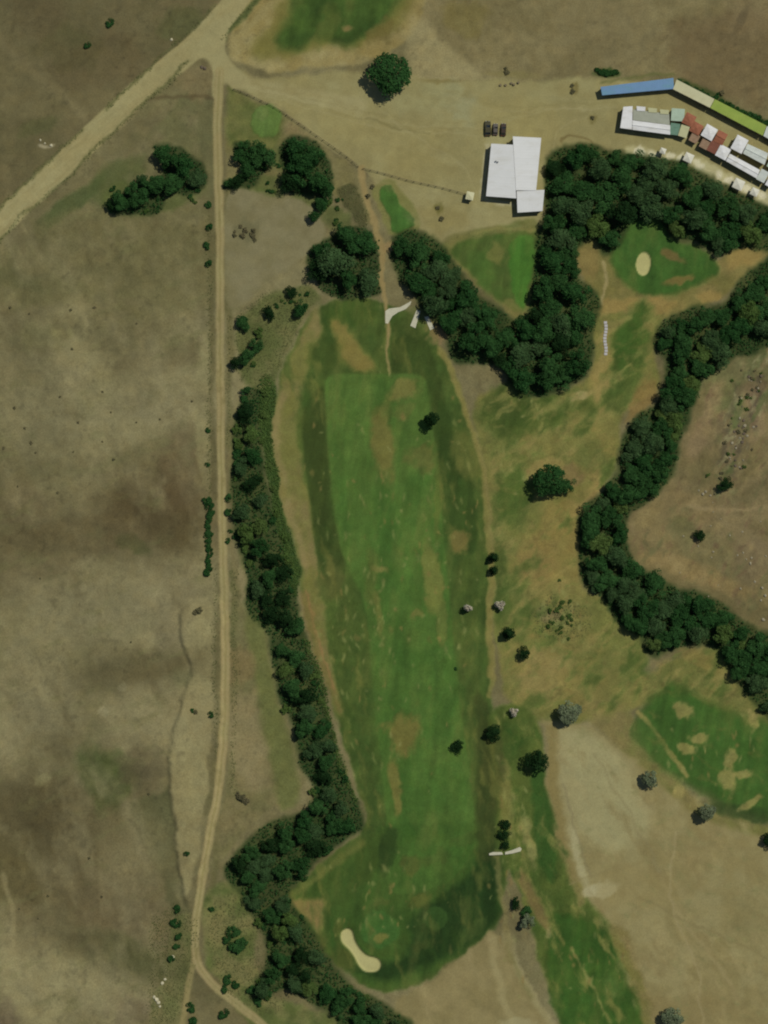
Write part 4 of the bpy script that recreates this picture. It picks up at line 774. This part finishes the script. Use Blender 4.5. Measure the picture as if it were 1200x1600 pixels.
for key,x,y,r in [('broad',502,322,14),('broad',490,338,13),('lshrub',513,318,9)]: plant(key,x,y,r,f"{'broad' if r > 18 else 'small'} {TONE[key]} tree at the corner of the grey bare field",'small trees at the corner of the bare field')
for key,x,y,r in [('deep',455,456,12),('broad',471,483,13),('deep',420,489,12),('broad',380,506,14),('deep',368,568,12),('broad',388,556,15),('broad',402,540,13),('broad',378,500,10),('lshrub',405,520,9),('broad',384,610,9)]:
    plant(key,x,y,r,f"{'broad' if r > 18 else 'small'} {TONE[key]} tree in the weedy strip next to the tree belt",'small trees in the weedy strip')
plant('round',611,119,41,'big round solitary tree standing in the open gravel yard',hs=.6)
plant('deep',673,658,17,'small dark solitary tree at the tee end of the fairway',hs=1.1)
plant('round',859,750,33,'broad green tree beside a round brown bare patch',hs=.7); plant('broad',885,760,17,'lower green tree leaning out of the broad tree by the brown patch',hs=.8)
put_patch = None
plant('deep',1133,757,12,'small dark tree at the end of the rocky gully'); plant('deep',1092,836,10,'small round tree alone on the dry eastern upland')
plant('conifer',771,871,11,'dark pointed conifer, one of two close together',group='pair of dark conifers'); plant('conifer',771,891,11,'dark pointed conifer, one of two close together',group='pair of dark conifers')
plant('conifer',794,989,14,'single dark conifer beside the sandy path',hs=1.1); plant('deep',819,1019,13,'rounded charcoal green tree just beyond the single conifer')
plant('pale',730,949,8,'pale whitish shrub in dark grass beside the fairway',hs=2.2,name='pale_shrub'); plant('pale',781,947,8.5,'pale whitish shrub next to the sandy path',hs=2.2,name='pale_shrub'); plant('pale',804,1112,8,'pale pinkish white shrub near a dark round tree',hs=2.2,name='pale_shrub')
plant('silver',888,1112,22,'largest silver leaved tree at the bare field corner near the pinkish shrub'); plant('silver',1015,1215,18,'silver leaved tree midway along the bare field edge'); plant('silver',1103,1267,20,'silver leaved tree by the wide fairway'); plant('silver',823,1439,15,'silver leaved tree beside two dark shrubs'); plant('silver',1049,1586,20,'silver leaved tree beside the deep green mown strip'); plant('deep',1203,1312,15,'dark tree at the far edge of the bare field')
plant('deep',771,1145,16,'dark round tree near the pale pinkish shrub'); plant('deep',715,1166,12,'small dark tree just inside the fairway edge'); plant('deep',837,1187,25,'large dark tree at the edge of the tan bare field')
for x,y,r in [(789,1287,9),(788,1303,10),(790,1320,9)]: plant('deep',x,y,r,'dark shrubby tree in the short row behind the low walls','short row of dark trees behind the low walls')
plant('deep',806,1412,10,'dark little tree close to the silver leaved one'); plant('shrub',822,1425,9,'dark green shrub touching the silver leaved tree')
plant('shrub',712,1045,3,'tiny dark shrub on the fairway edge')
# shrubs
fb = 0
while fb < 46:
    y = rng.uniform(620,1590); x = rng.uniform(360,600)
    if inside(WEST,x,y) and edge_d(WEST,x,y) < 9: plant('shrub' if rng.random()<.6 else 'lshrub', x, y, rng.uniform(5,9), 'bush along the ragged edge of the narrow tree belt', 'bushes along the edge of the tree belt'); fb += 1
for x,y,r in [(327,355,7),(324,384,7),(326,412,6),(325,320,6),(137,71,7),(172,36,7),(324,726,5),(325,672,5),(330,1116,6),(302,1110,4),(292,1333,5)]:
    plant('shrub',x,y,r,'small dark shrub beside or beyond the straight dirt track','small dark shrubs along the track')
for k_ in range(14):
    y = 782+k_*8.5; plant('shrub',325+rng.normal(0,2.5)+k_*.3,y,rng.uniform(5,8),'low green bush in the hedge on the field side of the dirt track','bushes of the roadside hedge')
for x,y,r in [(357,778,6),(357,800,6),(356,845,5),(360,830,4)]: plant('shrub',x,y,r,'low bush between dirt track and tree belt','bushes between track and belt')
for x,y,r in [(277,1420,7),(275,1442,8),(279,1462,7),(268,1498,6),(276,1478,6)]: plant('shrub',x,y,r,'bush in the weedy gully beside the end of the dirt track','bushes in the weedy gully')
for x,y,r in [(298,1574,9),(350,1584,9),(368,1538,8),(356,1530,8),(365,1455,10),(370,1480,14),(355,1466,9),(330,1421,5),(350,1545,7),(300,1598,9),(380,1470,10)]: plant('shrub',x,y,r,'bushy shrub by the forking bend of the dirt track','shrubs by the track bend')
field_sh = [(94,620),(22,637),(38,669),(48,692),(55,707),(27,760),(160,612),(173,644),(213,505),(112,545),(147,480),(110,484),(115,706),(250,655),(213,660),(62,904),(205,1003),(178,718),(300,627),(90,770),(45,490),(15,480),(160,690),(5,700),(233,1240),(122,660),(75,1400),(30,1420),(60,1435),(160,1400),(140,1340)]
for x,y in field_sh: plant('dry',x,y,rng.uniform(1.6,3.0),'low olive brown tussock shrub dotted over the dry western field','tussock shrubs on the dry field')
for x,y,r in [(312,953,6),(305,957,5),(306,1112,4)]: plant('dry',x,y,r,'brown bush on the pale strip beside the dirt track','brown bushes on the pale strip')
for x,y,r in [(378,1246,7),(384,1251,6),(372,1242,5)]: plant('dry',x,y,r,'dark brown dead bush between track and tree belt','dead brown bushes between track and belt')
for k_ in range(9): plant('dry',386+rng.normal(0,9),362+rng.normal(0,8),rng.uniform(3,6),'greyish scrub bush heaped on the small grey bare field','scrub heap on the grey bare field')
for k_ in range(11):
    x = 934+k_*2.8; plant('shrub',x,113+rng.normal(0,1.5),rng.uniform(4,6),'leafy bush in the clump behind the blue shed','bushes behind the blue shed')
for k_ in range(26):
    t_ = k_/25; plant('shrub',1062+t_*140+rng.normal(0,1),128+t_*66+rng.normal(0,1.5),rng.uniform(3.5,6),'leafy bush of the hedge behind the cream and lime sheds','hedge bushes behind the sheds')
for x,y in [(894,134),(895,143),(926,184),(684,325),(690,342),(790,107),(792,113),(575,306),(582,292),(1128,145)]: plant('dry',x,y,rng.uniform(3,5),'small dry bush on the gravel yard','dry bushes on the gravel yard')
for k_ in range(20):
    plant('lshrub',878+rng.normal(0,20),968+rng.normal(0,18),rng.uniform(2.5,5.5),'light green weed bush in the patch beside the winding wood','weed bushes beside the winding wood')
for k_ in range(8):
    y = 612+k_*38; x = np.interp(y,[600,700,800,900],[420,422,438,462])-6; plant('lshrub',x+rng.normal(0,3),y,rng.uniform(6,9),'bright green bush on the fairway side of the tree belt','bright bushes on the fairway side of the belt')
for k_ in range(34):
    t_ = rng.random(); x = np.interp(t_,[0,.4,.7,1],[1186,1163,1150,1136])+rng.normal(0,14); y = 560+t_*190
    if x < 1205: plant('dry' if rng.random()<.55 else 'lshrub',x,y,rng.uniform(1.8,4.2),'scrubby bush among the rocks of the dry gully','scrub in the dry gully')
for k_ in range(46):
    x, y = [(185,300),(250,310),(300,310),(415,262),(430,300),(530,320),(520,350),(480,470),(440,470),(395,570)][k_%10]
    plant('shrub' if k_%3 else 'lshrub', x+rng.normal(0,9), y+rng.normal(0,8), rng.uniform(2.5,5), 'loose scrub bush beside the tree clumps near the track and footpath', 'loose scrub beside the tree clumps')
# rocks
def rock_mesh(seed, mat):
    bm = bmesh.new(); bmesh.ops.create_icosphere(bm, subdivisions=2, radius=1.0); g = random.Random(seed); ax = [Vector((g.gauss(0,1),g.gauss(0,1),g.gauss(0,1))).normalized() for _ in range(7)]
    for v in bm.verts:
        d = min(1.0, *[(.62+.2*g.random()*0+.12*i/7)/max(.01,v.co.normalized().dot(a)) if v.co.normalized().dot(a) > .3 else 9 for i, a in enumerate(ax)])
        v.co = v.co*d*(1+g.uniform(-.05,.05)); v.co.z *= .62
    me = bpy.data.meshes.new('boulder'); bm.to_mesh(me); bm.free(); me.materials.append(M[mat]); return me
RK = {m_: [rock_mesh(i*7+len(m_), m_) for i in range(3)] for m_ in ('stone','pale_stone','dark_stone')}
def rock(x, y, r, mat, label, group):
    o = ob('boulder', RK[mat][rng.integers(3)]); p = P3(x,y); k = r*MPP
    o.location = (p[0],p[1],p[2]+k*.2); o.scale = (k,k*rng.uniform(.7,1),k*rng.uniform(.7,1)); o.rotation_euler.z = rng.uniform(0,6.28); tag(o,label,'rock',group)
for k_ in range(44):
    t_ = rng.random(); x = np.interp(t_,[0,.4,.7,1],[1186,1163,1150,1146])+rng.normal(0,9); y = 585+t_*150
    rock(x,y,rng.uniform(1.2,3),['stone','dark_stone','stone','dark_stone'][rng.integers(4)],'weathered rock strewn along the dry gully','rocks along the dry gully')
for k_ in range(22): rock(np.clip(1130+rng.normal(0,34),1040,1198),850+rng.normal(0,50),rng.uniform(1.0,2.4),['stone','stone'][rng.integers(2)],'loose pale rock on the dry eastern upland','rocks on the eastern upland')
for x,y,r in [(1098,772,4),(1103,768,3.5),(1110,774,3),(1092,766,2.6),(1172,880,4),(1174,872,3),(1190,918,4),(1195,930,4),(1188,938,3),(1192,968,4.5)]: rock(x,y,r*.75,'stone','pale boulder in the small rock pile on the eastern upland','pale boulders on the eastern upland')
for x,y,r in [(245,1561,4.5),(248,1566,3.5),(241,1557,3),(254,1536,3),(258,1530,2.6),(270,1495,4),(264,1497,3),(250,1572,2.5)]: rock(x,y,r,'pale_stone','whitish boulder in the weedy gully by the track','whitish boulders in the weedy gully')
for x,y,r in [(320,107,3.5),(315,105,3)]: rock(x,y,r,'dark_stone','dark boulder by the gravel road junction','dark boulders by the road junction')
for x,y,r in [(268,62,2.8),(80,227,3),(63,219,2.5),(70,224,2)]: rock(x,y,r,'pale_stone','pale boulder on the verge of the gravel road','pale boulders on the road verge')

# ------------------------------------------------------------------ undergrowth: low leaves nobody could count
def weeds(name, masks, n, label, mat, size=.2, zr=(.05,.7), seed=5, up=.5):
    g = np.random.default_rng(seed); XS = []; YS = []
    tot = sum(float(k.sum()) for w,k in masks)
    for w,k in masks:
        pr = k.ravel(); cnt = int(n*pr.sum()/tot)
        if cnt < 1: continue
        i = g.choice(len(pr), cnt, p=pr/pr.sum()); XS.append(PX[w].ravel()[i]+g.uniform(-1,1,cnt)); YS.append(PY[w].ravel()[i]+g.uniform(-1,1,cnt))
    x = np.concatenate(XS); y = np.concatenate(YS)
    i = np.clip(((x+60)/STEP).astype(int),0,NXG-1); j = np.clip(((y+60)/STEP).astype(int),0,NYG-1)
    c = np.c_[(x-600)*MPP,(800-y)*MPP,HGT[j,i]+g.uniform(*zr,len(x))]
    V, F = leaf_cloud(c, np.full(len(x),.18), 3, size, seed+1, up)
    tag(ob(name, mesh_np(name, V, F, M[mat])), label, 'undergrowth', kind='stuff')
weeds('undergrowth', [poly(P,6,-2) for P in [WEST,VBELT,EAST]+NWEST], 22000, 'low dark undergrowth filling the ground beneath the woods', 'leaf', .24)
VG = [stroke([(326,340),(328,600),(330,770)],7,5,True),stroke([(357,490),(358,700)],4,5,True),stroke([(335,890),(337,1000),(338,1180)],6,5,True),stroke([(364,890),(366,1080),(362,1240)],7,5,True),
      stroke([(-20,345),(60,268),(125,206)],5,5,True),stroke([(165,172),(215,122),(300,50),(336,6)],5,5,True),stroke([(-20,394),(60,319),(120,264),(215,172),(295,98)],5,5,True),stroke([(352,60),(362,40),(410,-5)],6,5,True),
      poly([(240,1430),(300,1430),(300,1500),(270,1600),(235,1600)],10),poly([(375,490),(430,455),(495,460),(470,510),(430,590),(400,600),(370,580)],10),poly([(330,1420),(400,1400),(410,1500),(450,1570),(400,1580),(340,1530)],12),
      poly([(530,300),(555,290),(578,350),(560,352)],6),blob(880,968,40,34)]
weeds('weedy_verge', VG, 7000, 'straggling weeds along the road verges and fences', 'leaf_weed', .12, (.0,.12), 9, 1.6)
weeds('bright_weeds', [poly([(405,600),(426,600),(424,690),(436,760),(452,830),(468,900),(460,930),(440,850),(420,760),(408,700)],6),stroke([(482,1000),(505,1080),(530,1190),(555,1250)],8,6,True)], 2600, 'bright green weeds along the fairway side of the tree belt', 'leaf_light', .18, (.02,.3), 11, 1.2)
